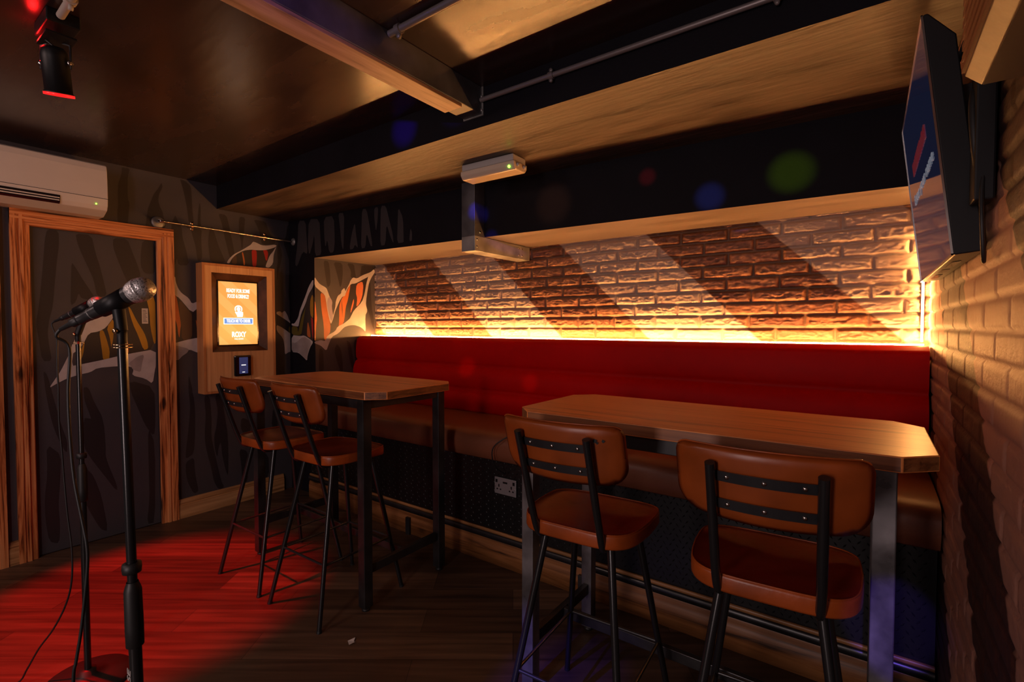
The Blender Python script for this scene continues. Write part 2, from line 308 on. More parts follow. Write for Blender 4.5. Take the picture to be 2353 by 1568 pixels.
# wall-painting outlines: surface, paint, layer, then points (along the wall, height) in metres
MURAL = '''
L k 1 1.144,2.474 1.191,2.478 1.177,2.423 1.174,2.337 1.174,2.275 1.183,2.241 1.178,2.186 1.173,2.123 1.169,2.091 1.115,2.099 1.116,2.175 1.121,2.228 1.120,2.299 1.123,2.361 1.139,2.413 1.146,2.455
L k 1 1.374,2.429 1.378,2.392 1.356,2.341 1.350,2.293 1.359,2.257 1.375,2.223 1.382,2.182 1.397,2.114 1.344,2.087 1.269,2.098 1.278,2.150 1.287,2.225 1.304,2.274 1.324,2.334 1.349,2.376
L k 1 1.487,2.479 1.521,2.473 1.560,2.441 1.563,2.356 1.568,2.240 1.575,2.167 1.540,2.171 1.535,2.234 1.523,2.328 1.507,2.412 1.495,2.457
L k 1 1.550,2.134 1.627,2.141 1.621,2.061 1.627,1.927 1.613,1.901 1.593,1.899 1.583,2.001 1.563,2.082
L k 1 1.616,2.338 1.622,2.299 1.618,2.199 1.624,2.141 1.599,2.142 1.601,2.221 1.607,2.286
L k 1 1.455,2.212 1.465,2.183 1.494,2.130 1.497,2.058 1.521,1.964 1.537,1.859 1.467,1.852 1.458,1.908 1.446,1.850 1.421,1.848 1.426,2.095 1.431,2.153 1.444,2.188
L k 1 1.744,2.278 1.802,2.276 1.821,2.207 1.834,2.131 1.853,2.030 1.859,1.983 1.826,1.938 1.803,2.034 1.785,2.114 1.767,2.213
L k 1 1.902,2.281 1.946,2.281 1.937,2.200 1.933,2.136 1.925,2.081 1.922,2.038 1.914,2.027 1.909,2.090 1.898,2.151 1.896,2.219
L k 1 2.012,2.279 2.113,2.277 2.126,2.230 2.145,2.183 2.181,2.150 2.192,2.101 2.079,2.081 2.066,2.133 2.054,2.197 2.033,2.242
L k 1 1.695,2.176 1.709,2.143 1.724,2.094 1.740,2.036 1.768,1.967 1.794,1.903 1.681,1.897 1.675,1.972 1.669,2.036 1.675,2.117
L k 1 2.300,2.281 2.336,2.287 2.327,1.637 2.297,1.636 2.314,1.963 2.285,2.062 2.262,2.116 2.287,2.188
L k 1 2.221,2.122 2.249,2.035 2.239,1.955 2.218,1.896 2.205,1.783 2.198,1.895 2.210,1.963 2.203,2.063
L k 2 1.867,1.976 1.929,2.016 1.987,2.031 2.095,2.039 2.146,2.056 2.186,2.075 2.168,2.031 2.139,2.000 2.116,1.942 2.104,1.902 1.821,1.896 1.836,1.939
L b 3 1.857,1.975 1.872,1.974 1.877,1.901 1.836,1.900 1.841,1.945
L o 3 1.914,2.000 1.925,2.002 1.939,1.924 1.935,1.897 1.927,1.901 1.923,1.948
L r 3 1.992,2.030 2.032,2.032 2.034,1.972 2.027,1.895 1.998,1.895 1.994,1.967
L r 3 2.084,2.040 2.118,2.044 2.129,2.015 2.116,1.950 2.105,1.963 2.095,2.006
L w 4 1.852,1.977 1.913,2.016 1.966,2.055 1.987,2.071 2.004,2.098 2.031,2.093 2.074,2.077 2.118,2.080 2.181,2.097 2.203,2.091 2.186,2.075 2.146,2.056 2.095,2.039 2.040,2.032 1.987,2.031 1.929,2.016 1.867,1.976 1.836,1.939 1.818,1.901 1.798,1.904 1.816,1.937
L w 4 2.201,2.088 2.180,2.033 2.173,2.004 2.167,1.936 2.132,1.897 2.102,1.902 2.116,1.942 2.139,2.000 2.168,2.037
L k 2 1.420,1.673 1.445,1.629 1.466,1.618 1.549,1.508 1.591,1.549 1.611,1.537 1.607,1.321 1.416,1.286
L o 3 1.420,1.670 1.448,1.629 1.458,1.581 1.465,1.509 1.476,1.424 1.470,1.382 1.464,1.321 1.456,1.357 1.452,1.412 1.437,1.472 1.420,1.532
L b 3 1.466,1.612 1.546,1.505 1.550,1.462 1.548,1.316 1.477,1.305 1.478,1.424 1.467,1.497
L o 3 1.573,1.462 1.581,1.443 1.589,1.400 1.588,1.356 1.578,1.412
L w 4 1.422,1.757 1.445,1.770 1.447,1.732 1.462,1.684 1.483,1.652 1.529,1.618 1.550,1.576 1.592,1.599 1.591,1.549 1.549,1.508 1.466,1.618 1.445,1.629 1.420,1.673
L w 4 1.416,1.283 1.504,1.308 1.588,1.325 1.607,1.318 1.606,1.218 1.586,1.209 1.525,1.240 1.513,1.215 1.480,1.192 1.450,1.160 1.416,1.183
L f 5 1.418,1.277 1.455,1.266 1.525,1.243 1.513,1.215 1.480,1.192 1.450,1.163 1.417,1.186
L k 1 1.521,1.048 1.526,1.017 1.544,0.923 1.522,0.926 1.517,0.981
L k 1 1.521,1.019 1.525,0.944 1.546,0.905 1.556,0.791 1.553,0.616 1.544,0.461 1.491,0.429 1.489,0.473 1.505,0.594 1.518,0.709 1.526,0.820 1.516,0.933
L k 1 1.488,0.405 1.544,0.430 1.545,0.336 1.555,0.251 1.570,0.171 1.539,0.155 1.499,0.253 1.489,0.318
L k 1 1.620,0.884 1.654,0.880 1.665,0.789 1.669,0.686 1.664,0.571 1.688,0.418 1.715,0.275 1.732,0.193 1.750,0.149 1.713,0.139 1.678,0.213 1.662,0.320 1.635,0.442 1.622,0.521 1.621,0.617 1.631,0.730
L k 1 1.696,0.881 1.744,0.882 1.760,0.744 1.782,0.576 1.786,0.457 1.782,0.226 1.764,0.283 1.742,0.400 1.732,0.520 1.712,0.458 1.705,0.395 1.689,0.463 1.684,0.555 1.703,0.629 1.717,0.750
L k 1 1.410,0.422 1.427,0.333 1.447,0.248 1.456,0.153 1.432,0.160 1.415,0.256
L k 1 1.891,0.678 1.956,0.641 1.961,0.551 1.908,0.540 1.883,0.592
L k 1 1.867,0.427 1.932,0.400 1.937,0.276 1.928,0.149 1.889,0.145 1.885,0.288
L k 1 2.019,0.355 2.102,0.337 2.106,0.145 2.029,0.144
L k 1 2.150,0.710 2.172,0.707 2.191,0.547 2.133,0.557
L k 2 2.191,1.522 2.228,1.492 2.295,1.450 2.326,1.422 2.325,1.330 2.291,1.365 2.227,1.406 2.189,1.421
L g 3 2.301,1.406 2.326,1.418 2.325,1.337 2.294,1.362
L w 4 2.191,1.531 2.223,1.538 2.238,1.523 2.264,1.545 2.290,1.499 2.302,1.462 2.327,1.434 2.326,1.422 2.295,1.450 2.228,1.492 2.191,1.513
L w 4 2.189,1.421 2.227,1.406 2.291,1.362 2.325,1.337 2.323,1.186 2.295,1.187 2.259,1.164 2.257,1.245 2.245,1.307 2.189,1.372
F k 2 -3.733,1.741 -3.800,1.677 -3.841,1.600 -3.902,1.522 -3.945,1.406 -4.040,1.418 -4.042,1.337 -3.916,1.326 -3.866,1.333 -3.788,1.303 -3.742,1.286
F g 3 -4.040,1.415 -3.960,1.406 -3.951,1.357 -3.935,1.394 -3.903,1.479 -3.841,1.570 -3.825,1.630 -3.884,1.418 -3.906,1.332 -4.042,1.334
F y 3 -3.751,1.676 -3.735,1.645 -3.738,1.472 -3.774,1.496 -3.783,1.557 -3.777,1.629
F r 3 -3.772,1.490 -3.738,1.463 -3.742,1.292 -3.758,1.340 -3.766,1.418
F o 3 -3.814,1.454 -3.786,1.376 -3.778,1.310 -3.827,1.327 -3.825,1.388
F w 4 -4.040,1.434 -4.000,1.431 -3.943,1.486 -3.921,1.547 -3.880,1.607 -3.839,1.667 -3.794,1.743 -3.732,1.803 -3.733,1.741 -3.800,1.677 -3.841,1.600 -3.902,1.522 -3.934,1.437 -3.945,1.406 -4.001,1.412 -4.040,1.418
F w 4 -4.042,1.334 -3.916,1.326 -3.866,1.333 -3.788,1.303 -3.742,1.280 -3.789,1.231 -3.820,1.169 -3.831,1.117 -3.880,1.149 -3.949,1.184 -4.045,1.187
F f 5 -4.043,1.190 -4.041,1.275 -3.989,1.263 -3.876,1.327 -3.759,1.283 -3.809,1.206 -3.831,1.120 -3.880,1.152 -3.949,1.187
F c 1 -3.929,2.303 -3.830,2.292 -3.818,2.148 -3.806,2.008 -3.873,2.042 -3.953,1.917 -3.984,1.937 -3.941,2.122
F c 1 -3.785,2.301 -3.646,2.284 -3.635,2.112 -3.623,1.994 -3.710,1.987 -3.714,2.174 -3.737,2.094 -3.784,1.998 -3.804,2.082
F c 1 -3.589,2.291 -3.464,2.289 -3.454,2.095 -3.469,2.000 -3.524,2.000 -3.550,2.113 -3.572,2.044 -3.585,2.125
F c 1 -3.410,2.304 -3.337,2.295 -3.346,2.102 -3.354,2.003 -3.374,2.053 -3.391,2.194
F c 1 -3.215,2.212 -3.203,2.114 -3.180,2.006 -3.217,2.039 -3.237,2.006 -3.282,2.006 -3.254,2.119
F c 1 -3.132,2.299 -3.082,2.293 -3.053,2.173 -3.019,2.009 -3.043,2.011 -3.085,2.118 -3.098,2.003 -3.148,2.003 -3.140,2.149
F c 1 -2.998,2.290 -2.956,2.293 -2.963,2.196 -2.982,2.108 -2.999,2.216
F c 1 -2.927,2.297 -2.875,2.290 -2.841,2.182 -2.808,2.082 -2.798,2.005 -2.831,2.060 -2.870,2.161 -2.883,2.005 -2.936,2.005 -2.934,2.168
F c 1 -2.750,2.266 -2.702,2.181 -2.698,2.024 -2.698,2.008 -2.764,2.006 -2.757,2.148
F c 1 -2.632,2.103 -2.616,2.070 -2.617,2.012 -2.644,2.011
N k 1 2.414,1.963 2.463,1.961 2.476,1.868 2.480,1.765 2.447,1.735 2.428,1.855
N k 1 2.509,1.960 2.596,1.960 2.601,1.870 2.588,1.773 2.571,1.743 2.556,1.809 2.535,1.883
N k 1 2.641,1.964 2.716,1.963 2.726,1.891 2.738,1.842 2.679,1.838 2.686,1.897
N k 1 2.798,1.965 2.948,1.965 2.946,1.941 2.785,1.846 2.785,1.896
N k 2 2.328,1.737 2.415,1.677 2.435,1.613 2.450,1.529 2.481,1.425 2.508,1.501 2.542,1.598 2.587,1.667 2.621,1.678 2.644,1.747 2.679,1.784 2.725,1.790 2.815,1.836 2.895,1.885 2.870,1.832 2.844,1.740 2.825,1.698 2.794,1.627 2.711,1.554 2.664,1.475 2.607,1.435 2.540,1.406 2.518,1.368 2.442,1.331 2.421,1.284 2.379,1.295 2.322,1.282
N o 3 2.382,1.695 2.423,1.672 2.433,1.613 2.444,1.546 2.474,1.424 2.469,1.357 2.445,1.326 2.424,1.287 2.410,1.309 2.409,1.418 2.393,1.521 2.384,1.599
N o 3 2.327,1.621 2.334,1.603 2.340,1.544 2.349,1.472 2.339,1.418 2.334,1.352 2.330,1.292 2.322,1.291
N o 3 2.560,1.574 2.571,1.619 2.590,1.657 2.634,1.703 2.672,1.781 2.675,1.763 2.648,1.641 2.625,1.576 2.613,1.488 2.602,1.437 2.551,1.393 2.559,1.475
N k 4 2.582,1.650 2.592,1.575 2.591,1.469 2.585,1.575
N p 3 2.740,1.786 2.802,1.816 2.813,1.772 2.800,1.680 2.769,1.613 2.734,1.580 2.746,1.658 2.731,1.708
N p 3 2.708,1.659 2.711,1.624 2.699,1.579 2.673,1.521 2.677,1.565
N w 4 2.329,1.819 2.350,1.789 2.376,1.761 2.436,1.735 2.450,1.705 2.466,1.663 2.493,1.622 2.487,1.572 2.499,1.499 2.506,1.530 2.521,1.573 2.525,1.623 2.547,1.674 2.579,1.694 2.583,1.719 2.613,1.746 2.623,1.721 2.623,1.677 2.590,1.666 2.561,1.624 2.520,1.542 2.499,1.474 2.477,1.424 2.460,1.473 2.441,1.559 2.432,1.625 2.422,1.673 2.375,1.707 2.328,1.743
N v 5 2.466,1.663 2.491,1.620 2.487,1.572 2.497,1.499 2.494,1.471 2.477,1.449 2.448,1.547 2.442,1.607 2.449,1.644
N w 4 2.638,1.742 2.667,1.788 2.673,1.808 2.703,1.844 2.743,1.835 2.809,1.873 2.895,1.906 2.927,1.935 2.940,1.928 2.935,1.899 2.895,1.885 2.858,1.857 2.815,1.836 2.773,1.813 2.725,1.790 2.681,1.784 2.646,1.743 2.627,1.698 2.612,1.678 2.598,1.672
N w 4 2.935,1.925 2.943,1.910 2.907,1.866 2.876,1.813 2.856,1.730 2.843,1.659 2.837,1.608 2.854,1.548 2.829,1.507 2.834,1.355 2.804,1.386 2.768,1.406 2.709,1.421 2.652,1.416 2.606,1.401 2.550,1.349 2.485,1.321 2.452,1.255 2.430,1.200 2.379,1.248 2.323,1.268 2.322,1.282 2.379,1.295 2.421,1.284 2.442,1.331 2.518,1.368 2.540,1.406 2.607,1.435 2.664,1.475 2.675,1.494 2.711,1.554 2.794,1.627 2.826,1.708 2.845,1.800 2.870,1.873 2.908,1.905
N k 1 2.369,1.231 2.402,1.206 2.407,1.022 2.360,1.020 2.361,1.147
N k 1 2.535,1.263 2.577,1.199 2.590,1.072 2.589,1.002 2.567,1.010 2.533,1.107 2.506,1.201
N k 1 2.629,1.292 2.673,1.259 2.694,1.130 2.709,1.064 2.686,1.027 2.657,1.131 2.643,1.228
N k 1 2.704,1.290 2.765,1.289 2.762,0.989 2.723,0.992 2.717,1.128
N k 1 2.840,1.682 2.889,1.836 2.896,1.718 2.903,1.585 2.926,1.479 2.929,1.372 2.901,1.426 2.878,1.518 2.847,1.583
D k 1 0.770,2.006 0.821,2.003 0.822,1.921 0.809,1.810 0.796,1.672 0.785,1.534 0.767,1.452 0.757,1.370 0.763,1.288 0.774,1.195 0.729,1.197 0.716,1.343 0.706,1.424 0.725,1.559 0.740,1.722 0.751,1.858 0.757,1.939
D k 1 0.903,1.999 0.981,2.000 0.999,1.887 1.020,1.803 1.041,1.688 1.053,1.613 1.002,1.599 0.986,1.713 0.961,1.786 0.927,1.879 0.907,1.949
D k 1 1.094,1.999 1.171,2.004 1.199,1.911 1.228,1.823 1.242,1.764 1.231,1.738 1.195,1.687 1.170,1.697 1.138,1.785 1.110,1.871 1.092,1.940
D k 1 0.878,1.817 0.899,1.780 0.932,1.709 0.975,1.627 1.001,1.570 0.956,1.580 0.921,1.590 0.909,1.623 0.895,1.566 0.868,1.537 0.873,1.677
D k 1 1.257,2.007 1.330,2.005 1.326,1.796 1.310,1.776 1.263,1.778 1.243,1.825 1.245,1.917
D k 2 1.007,1.376 1.044,1.402 1.083,1.467 1.157,1.540 1.270,1.630 1.323,1.627 1.321,1.250 1.156,1.214 1.102,1.199 1.026,1.168 0.899,1.147 0.887,1.170 0.924,1.294 0.954,1.365
D y 3 1.007,1.376 1.028,1.387 1.045,1.325 1.060,1.248 1.056,1.189 1.024,1.182 1.018,1.267
D y 3 1.047,1.402 1.086,1.467 1.083,1.348 1.070,1.260 1.062,1.337
D y 3 1.165,1.540 1.177,1.538 1.211,1.450 1.255,1.364 1.272,1.302 1.276,1.252 1.248,1.244 1.219,1.346 1.190,1.426
D y 3 1.270,1.612 1.323,1.621 1.324,1.395 1.322,1.294 1.311,1.282 1.292,1.395 1.287,1.519
D o 3 1.139,1.366 1.154,1.359 1.166,1.232 1.151,1.226
D y 3 0.929,1.305 0.933,1.316 0.923,1.225 0.904,1.175 0.898,1.192 0.914,1.254
D w 4 0.902,1.416 0.990,1.477 1.094,1.515 1.083,1.467 1.044,1.402 1.007,1.376 0.954,1.365 0.924,1.294 0.901,1.260 0.862,1.228 0.863,1.273 0.890,1.340
D w 4 0.756,1.028 0.788,1.085 0.814,1.133 0.845,1.209 0.871,1.276 0.880,1.281 0.865,1.158 0.904,1.164 1.021,1.188 1.102,1.208 1.156,1.220 1.321,1.249 1.319,1.128 1.313,1.103 1.298,1.003 1.254,1.045 1.178,1.073 1.189,1.112 1.174,1.134 1.101,1.142 0.993,1.137 0.956,1.111 0.903,1.101 0.842,1.081 0.791,1.052
D f 5 1.160,1.156 1.211,1.202 1.252,1.213 1.235,1.146 1.229,1.090 1.184,1.112 1.174,1.137
D k 1 0.732,1.139 0.751,1.110 0.784,0.914 0.810,0.782 0.834,0.682 0.832,0.598 0.788,0.719 0.762,0.834 0.741,1.002
D k 1 0.918,1.017 0.945,1.014 0.970,0.918 1.018,0.795 1.027,0.556 1.009,0.560 0.975,0.714 0.950,0.834 0.925,0.924
D k 1 1.163,1.041 1.306,0.978 1.309,0.750 1.299,0.625 1.243,0.729 1.204,0.858 1.171,0.955
D k 1 0.738,0.684 0.803,0.604 0.795,0.449 0.783,0.284 0.789,0.169 0.783,0.048 0.738,0.075 0.723,0.219 0.723,0.357 0.738,0.491
D k 1 0.917,0.499 0.960,0.430 0.999,0.278 1.027,0.043 0.990,0.068 0.946,0.176 0.916,0.267
D k 1 0.914,0.822 0.968,0.802 1.011,0.660 1.027,0.521 1.080,0.340 1.079,0.298 1.011,0.429 0.945,0.556 0.915,0.632
D k 1 1.264,0.707 1.303,0.573 1.293,0.016 1.245,0.019 1.265,0.203 1.263,0.393
'''
RED_W, FILL_A, FILL_B, EXPO, DISCO = 500, 22, 28, 0.0, 12
# ------------------------------------------------------------------ room shell
XL, XR, YB, ZC = -4.07, .22, 2.957, 2.485          # left wall, right wall, brick wall, ceiling
YF = -2.2                                            # wall behind the viewer
XN, ZS, ZB, YBK = -3.72, 1.975, 2.31, 1.735          # recess side, recess soffit, bulkhead underside, bulkhead face
F0, F1 = (-4.07, 2.31), (.22, 2.563)                 # plan line of the front face over the recess
def yfront(x): return F0[1] + (F1[1] - F0[1]) * (x - F0[0]) / (F1[0] - F0[0])

MUR = {}
for ln in MURAL.strip().split('\n'):
    a = ln.split(); MUR.setdefault(a[0], []).append((a[1], int(a[2]), [tuple(map(float, q.split(','))) for q in a[3:]]))
def chaikin(p):
    out = []
    for i in range(len(p)):
        a, b = p[i], p[(i + 1) % len(p)]
        out.append((a[0] * .8 + b[0] * .2, a[1] * .8 + b[1] * .2)); out.append((a[0] * .2 + b[0] * .8, a[1] * .2 + b[1] * .8))
    return out
def add_mural(mb, key, place, matidx):
    for i, (c, lay, pts) in enumerate(MUR[key]):
        off = .0006 * lay + .00003 * i
        p = chaikin(pts)
        mb.add([place(u, z, off) for u, z in p], [tuple(range(len(p)))], matidx[c])
PAINT = ['k', 'c', 'b', 'w', 'f', 'v', 'o', 'p', 'r', 'y', 'g']
def paintslots(base): return base + PAINT, {c: len(base) + i for i, c in enumerate(PAINT)}

tag(MB().box(XL - .1, XR + .1, YF, YB + .1, -.1, 0).build('floor', 'floor'), 'dark brown wood plank floor', kind='structure')
tag(MB().box(XL - .1, XR + .1, YF, YBK + .02, ZC, ZC + .1).build('ceiling', 'ceiling'), 'glossy dark painted ceiling', kind='structure')
mb = MB()
mb.quad((XL, YBK, ZB), (XR, YBK, ZB), (XR, YBK, ZC + .1), (XL, YBK, ZC + .1), 0)
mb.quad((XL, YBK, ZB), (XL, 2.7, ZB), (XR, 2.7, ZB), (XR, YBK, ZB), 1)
mb.quad((XL, 2.7, ZB), (XL, 2.7, ZC + .1), (XR, 2.7, ZC + .1), (XR, 2.7, ZB), 0)
mb.quad((XL, YBK, ZC + .1), (XR, YBK, ZC + .1), (XR, 2.7, ZC + .1), (XL, 2.7, ZC + .1), 0)
tag(mb.build('trim_1', ['black', 'soffit']), 'boxed-in beam across the ceiling, its underside lit warm', kind='structure')
# left wall with the door opening
DY0, DY1, DZ = .683, 1.333, 2.012
sl, ix = paintslots(['wall'])
mb = MB()
mb.box(XL - .1, XL, YF, DY0, 0, ZC); mb.box(XL - .1, XL, DY1, F0[1] + .3, 0, ZC); mb.box(XL - .1, XL, DY0, DY1, DZ, ZC)
add_mural(mb, 'L', lambda y, z, o: (XL + o, y, z), ix)
tag(mb.build('wall_left', sl), 'charcoal wall painted with black stripes and torn white edges', kind='structure')
# door
sl, ix = paintslots(['wall'])
mb = MB(); mb.box(XL - .06, XL - .015, DY0 + .003, DY1 - .003, .006, DZ - .003)
add_mural(mb, 'D', lambda y, z, o: (XL - .015 + o, y, z), ix)
door = tag(mb.build('door_1', sl), 'flush door painted over with the striped mural', kind='structure')
nt_ = MB().box(XL - .0145, XL - .013, 1.243, 1.279, 1.428, 1.534)
n_ = nt_.build('notice', 'paper', door); tag(n_, 'small pale printed notice')
mb = MB()
for k in range(9): mb.box(XL - .0131, XL - .0128, 1.248, 1.274 - .004 * (k % 3), 1.44 + k * .0098, 1.443 + k * .0098)
mb.build('notice_lines', 'blackplastic', n_)
box('hinge', 'galv', door, XL - .015, XL - .008, DY0 + .0005, DY0 + .006, .975, 1.065)
def frame_board(mb, a, b, z0, z1, inner_at_hi, mi=0):
    # moulded board standing along Z on the left wall between Y=a..b, stepped profile
    w = b - a; P = [(0, 0), (0, .026), (.34, .026), (.37, .020), (.44, .020), (.47, .026), (.62, .026), (.66, .016), (.94, .014), (1, .006), (1, 0)]
    pts = [(XL + h, (a + t * w) if inner_at_hi else (b - t * w)) for t, h in P]
    mb.prism(pts, 'Z', z0, z1, mi)
fr = MB()
frame_board(fr, .600, DY0 + .004, 0, 2.10, True); frame_board(fr, DY1 - .004, 1.432, 0, 2.10, False)
w = .092; P = [(0, 0), (0, .026), (.34, .026), (.37, .020), (.44, .020), (.47, .026), (.62, .026), (.66, .016), (.94, .014), (1, .006), (1, 0)]
fr.prism([(XL + h + .0008, 2.10 - t * w) for t, h in P], 'Y', .600, 1.432, 1)
tag(fr.build('door_frame', ['pineZ', 'pineY'], door), 'charred pine door frame')
f2 = MB(); frame_board(f2, .455, .555, 0, 2.10, False)
tag(f2.build('trim_2', ['pineZ']), 'edge of a second charred pine frame left of the door', kind='structure')
def skirt(name, y0, y1, label):
    pts = [(XL, 0), (XL + .020, 0), (XL + .020, .098), (XL + .015, .104), (XL + .017, .112), (XL + .012, .126), (XL + .010, .138), (XL, .140)]
    return tag(MB().prism(pts, 'Y', y0, y1).build(name, 'skirtY'), label, kind='structure')
skirt('baseboard_left', 1.432, 2.23, 'pine skirting along the mural wall')
skirt('baseboard_corner', .556, .600, 'short piece of pine skirting between the two door frames')
# pier left of the recess, and the block above the recess
sl, ix = paintslots(['black', 'wall'])
mb = MB(); yn = yfront(XN)
mb.quad((F0[0], F0[1], 0), (XN, yn, 0), (XN, yn, ZB), (F0[0], F0[1], ZB), 0)
mb.quad((XN, yn, 0), (XN, YB + .05, 0), (XN, YB + .05, ZS), (XN, yn, ZS), 1)
mb.quad((XN, YB + .05, 0), (XL, YB + .05, 0), (XL, YB + .05, ZS), (XN, YB + .05, ZS), 0)
mb.quad((XN, yn, ZS), (XN, YB + .05, ZS), (XL, YB + .05, ZS), (XL, F0[1], ZS), 0)
add_mural(mb, 'N', lambda y, z, o: (XN + o, y, z), ix)
fn = Vector((F1[1] - F0[1], -(F1[0] - F0[0]), 0)).normalized()
add_mural(mb, 'F', lambda x, z, o: (x + fn.x * (o + .0004), yfront(x) + fn.y * (o + .0004), z), ix)
tag(mb.build('wall_pier', sl), 'wall end beside the recess with the striped mural turning its corner', kind='structure')
mb = MB()
pl = [(XN, yn), F1, (XR, YB + .05), (XN, YB + .05)]
mb.add([(p[0], p[1], z) for z in (ZS, ZB) for p in pl], [(0, 1, 5, 4), (1, 2, 6, 5), (2, 3, 7, 6), (3, 0, 4, 7), (4, 5, 6, 7)], 0)
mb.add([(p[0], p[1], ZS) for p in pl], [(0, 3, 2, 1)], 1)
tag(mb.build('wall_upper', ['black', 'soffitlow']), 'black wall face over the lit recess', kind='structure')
tag(MB().box(XL - .1, XR + .1, YF - .1, YF, 0, ZC).build('wall_front', 'wall'), kind='structure')

# ------------------------------------------------------------------ brick relief
def vnoise(x, y, seed):
    rs = np.random.RandomState(seed); g = rs.rand(256, 256)
    xi = np.floor(x).astype(int); yi = np.floor(y).astype(int); fx = x - xi; fy = y - yi
    fx = fx * fx * (3 - 2 * fx); fy = fy * fy * (3 - 2 * fy)
    a = g[xi % 256, yi % 256]; b = g[(xi + 1) % 256, yi % 256]; c = g[xi % 256, (yi + 1) % 256]; d = g[(xi + 1) % 256, (yi + 1) % 256]
    return (a * (1 - fx) + b * fx) * (1 - fy) + (c * (1 - fx) + d * fx) * fy
def fbm(x, y, seed, o=4):
    s = 0; a = .5
    for i in range(o): s = s + a * vnoise(x * 2 ** i + 17 * i, y * 2 ** i + 31 * i, seed + i); a *= .5
    return s
def smooth(a, b, x): t = np.clip((x - a) / (b - a), 0, 1); return t * t * (3 - 2 * t)
def brick_wall(name, mname, u0, u1, v0, v1, du, place, stripe, amp, label, pitch=.07, length=.265, rock=.012, extra=None):
    nu = int((u1 - u0) / du) + 1; nv = int((v1 - v0) / du) + 1
    U, V = np.meshgrid(np.linspace(u0, u1, nu), np.linspace(v0, v1, nv), indexing='ij')
    wob = (fbm(U * 3, V * 9, 90, 2) - .35) * .006
    r = np.floor((V + wob) / pitch); lv = (V + wob) - r * pitch
    off = np.where(r % 2 == 0, 0, length / 2) + (np.sin(r * 12.9898) * .012)
    q = np.floor((U + wob + off) / length); lu = (U + wob + off) - q * length
    dv = np.minimum(lv, pitch - lv); du_ = np.minimum(lu, length - lu)
    e = np.minimum(smooth(.0030, .0075, dv), smooth(.0030, .0075, du_))
    inner = np.minimum(smooth(.007, .016, dv), smooth(.007, .02, du_))
    idn = (np.abs(np.sin(q * 12.9898 + r * 78.233)) * 43758.5453) % 1.0
    n1 = fbm(U * 24 + idn * 40, V * 58 + idn * 90, 11, 4); rid = 1 - np.abs(2 * n1 - .95)
    n2 = fbm(U * 90, V * 130, 33, 3)
    rough_ = .45 + .55 * ((idn * 7.13) % 1.0)
    H = e * .0085 * amp + inner * rock * (rid ** 1.6) * rough_ * amp + n2 * .0018 * amp
    H[:, 0] = 0; H[:, -1] = 0
    co = place(U.ravel(), V.ravel(), H.ravel())
    ii = np.arange(nu * nv).reshape(nu, nv)
    F = np.stack([ii[:-1, :-1], ii[1:, :-1], ii[1:, 1:], ii[:-1, 1:]], -1).reshape(-1, 4)
    me = bpy.data.meshes.new(name); nb = nu * nv; vs = co; fs = [F]
    if extra is not None:
        vs = np.vstack([co, np.array(extra[0], float)]); fs.append(np.array(extra[1]) + nb)
    F = np.vstack(fs)
    me.vertices.add(len(vs)); me.vertices.foreach_set('co', vs.astype(np.float32).ravel())
    me.loops.add(F.size); me.loops.foreach_set('vertex_index', F.ravel().astype(np.int32))
    me.polygons.add(len(F)); me.polygons.foreach_set('loop_start', (np.arange(len(F)) * 4).astype(np.int32))
    me.polygons.foreach_set('use_smooth', np.ones(len(F), bool))
    me.update(); me.validate()
    pad = len(vs) - nb
    for k, arr in (('paint', stripe(U, V)), ('tone', idn), ('joint', 1 - e)):
        at = me.attributes.new(k, 'FLOAT', 'POINT'); at.data.foreach_set('value', np.concatenate([arr.ravel(), np.zeros(pad)]).astype(np.float32))
    me.materials.append(M[mname])
    o = bpy.data.objects.new(name, me); COL.objects.link(o)
    return tag(o, label, kind='structure')
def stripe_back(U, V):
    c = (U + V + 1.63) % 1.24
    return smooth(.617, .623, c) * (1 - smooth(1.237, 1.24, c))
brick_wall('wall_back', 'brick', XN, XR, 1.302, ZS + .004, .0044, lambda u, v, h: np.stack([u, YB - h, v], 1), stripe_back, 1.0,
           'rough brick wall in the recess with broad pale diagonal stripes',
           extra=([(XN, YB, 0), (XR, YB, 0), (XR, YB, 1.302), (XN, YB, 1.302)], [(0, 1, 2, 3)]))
def stripe_right(U, V):
    c = (V - U + .95) % 1.24
    return smooth(.567, .573, c) * (1 - smooth(1.235, 1.24, c))
brick_wall('wall_right', 'brickR', .75, YB + .03, 0, ZC, .0088, lambda u, v, h: np.stack([XR - h, u, v], 1), stripe_right, .62,
           'painted brick wall with slanting dark and pale bands', rock=.004,
           extra=([(XR, YF, 0), (XR, .75, 0), (XR, .75, ZC), (XR, YF, ZC)], [(0, 1, 2, 3)]))

# ------------------------------------------------------------------ overhead steelwork, pipes, lamps
bx0, bx1 = -1.535, -1.43
bm_ = tag(MB().box(bx0, bx1, YF, YBK, 2.364, ZC).build('ceiling_beam', 'galvdark', None, .003), 'grey steel beam under the ceiling faced with a timber plank', kind='structure')
MB().box(bx0 + .002, bx1 - .003, YF, 1.600, 2.350, 2.3638).build('timber_plank', 'beamwood', bm_, .0015)
mb = MB().box(bx0 - .005, bx1 + .008, YBK - .006, YBK - .0005, 2.358, ZC)
for x in (bx0 + .02, bx1 - .02):
    for z in (2.38, 2.44): mb.lathe([(0, .006), (.007, .006), (.007, 0)], (x + (.02 if x > -1.48 else -.02), YBK - .006, z), (0, -1, 0), 10)
mb.build('end_plate', 'galv', bm_)
x0, x1 = -2.095, -1.987; yf = yfront(x1) - .002
sb = tag(MB().box(x0, x1, yf - .098, yf, 1.88, ZB - .001).build('support_bracket', 'galvdark', None, .002), 'L-shaped steel post and arm under the lit recess soffit', kind='structure')
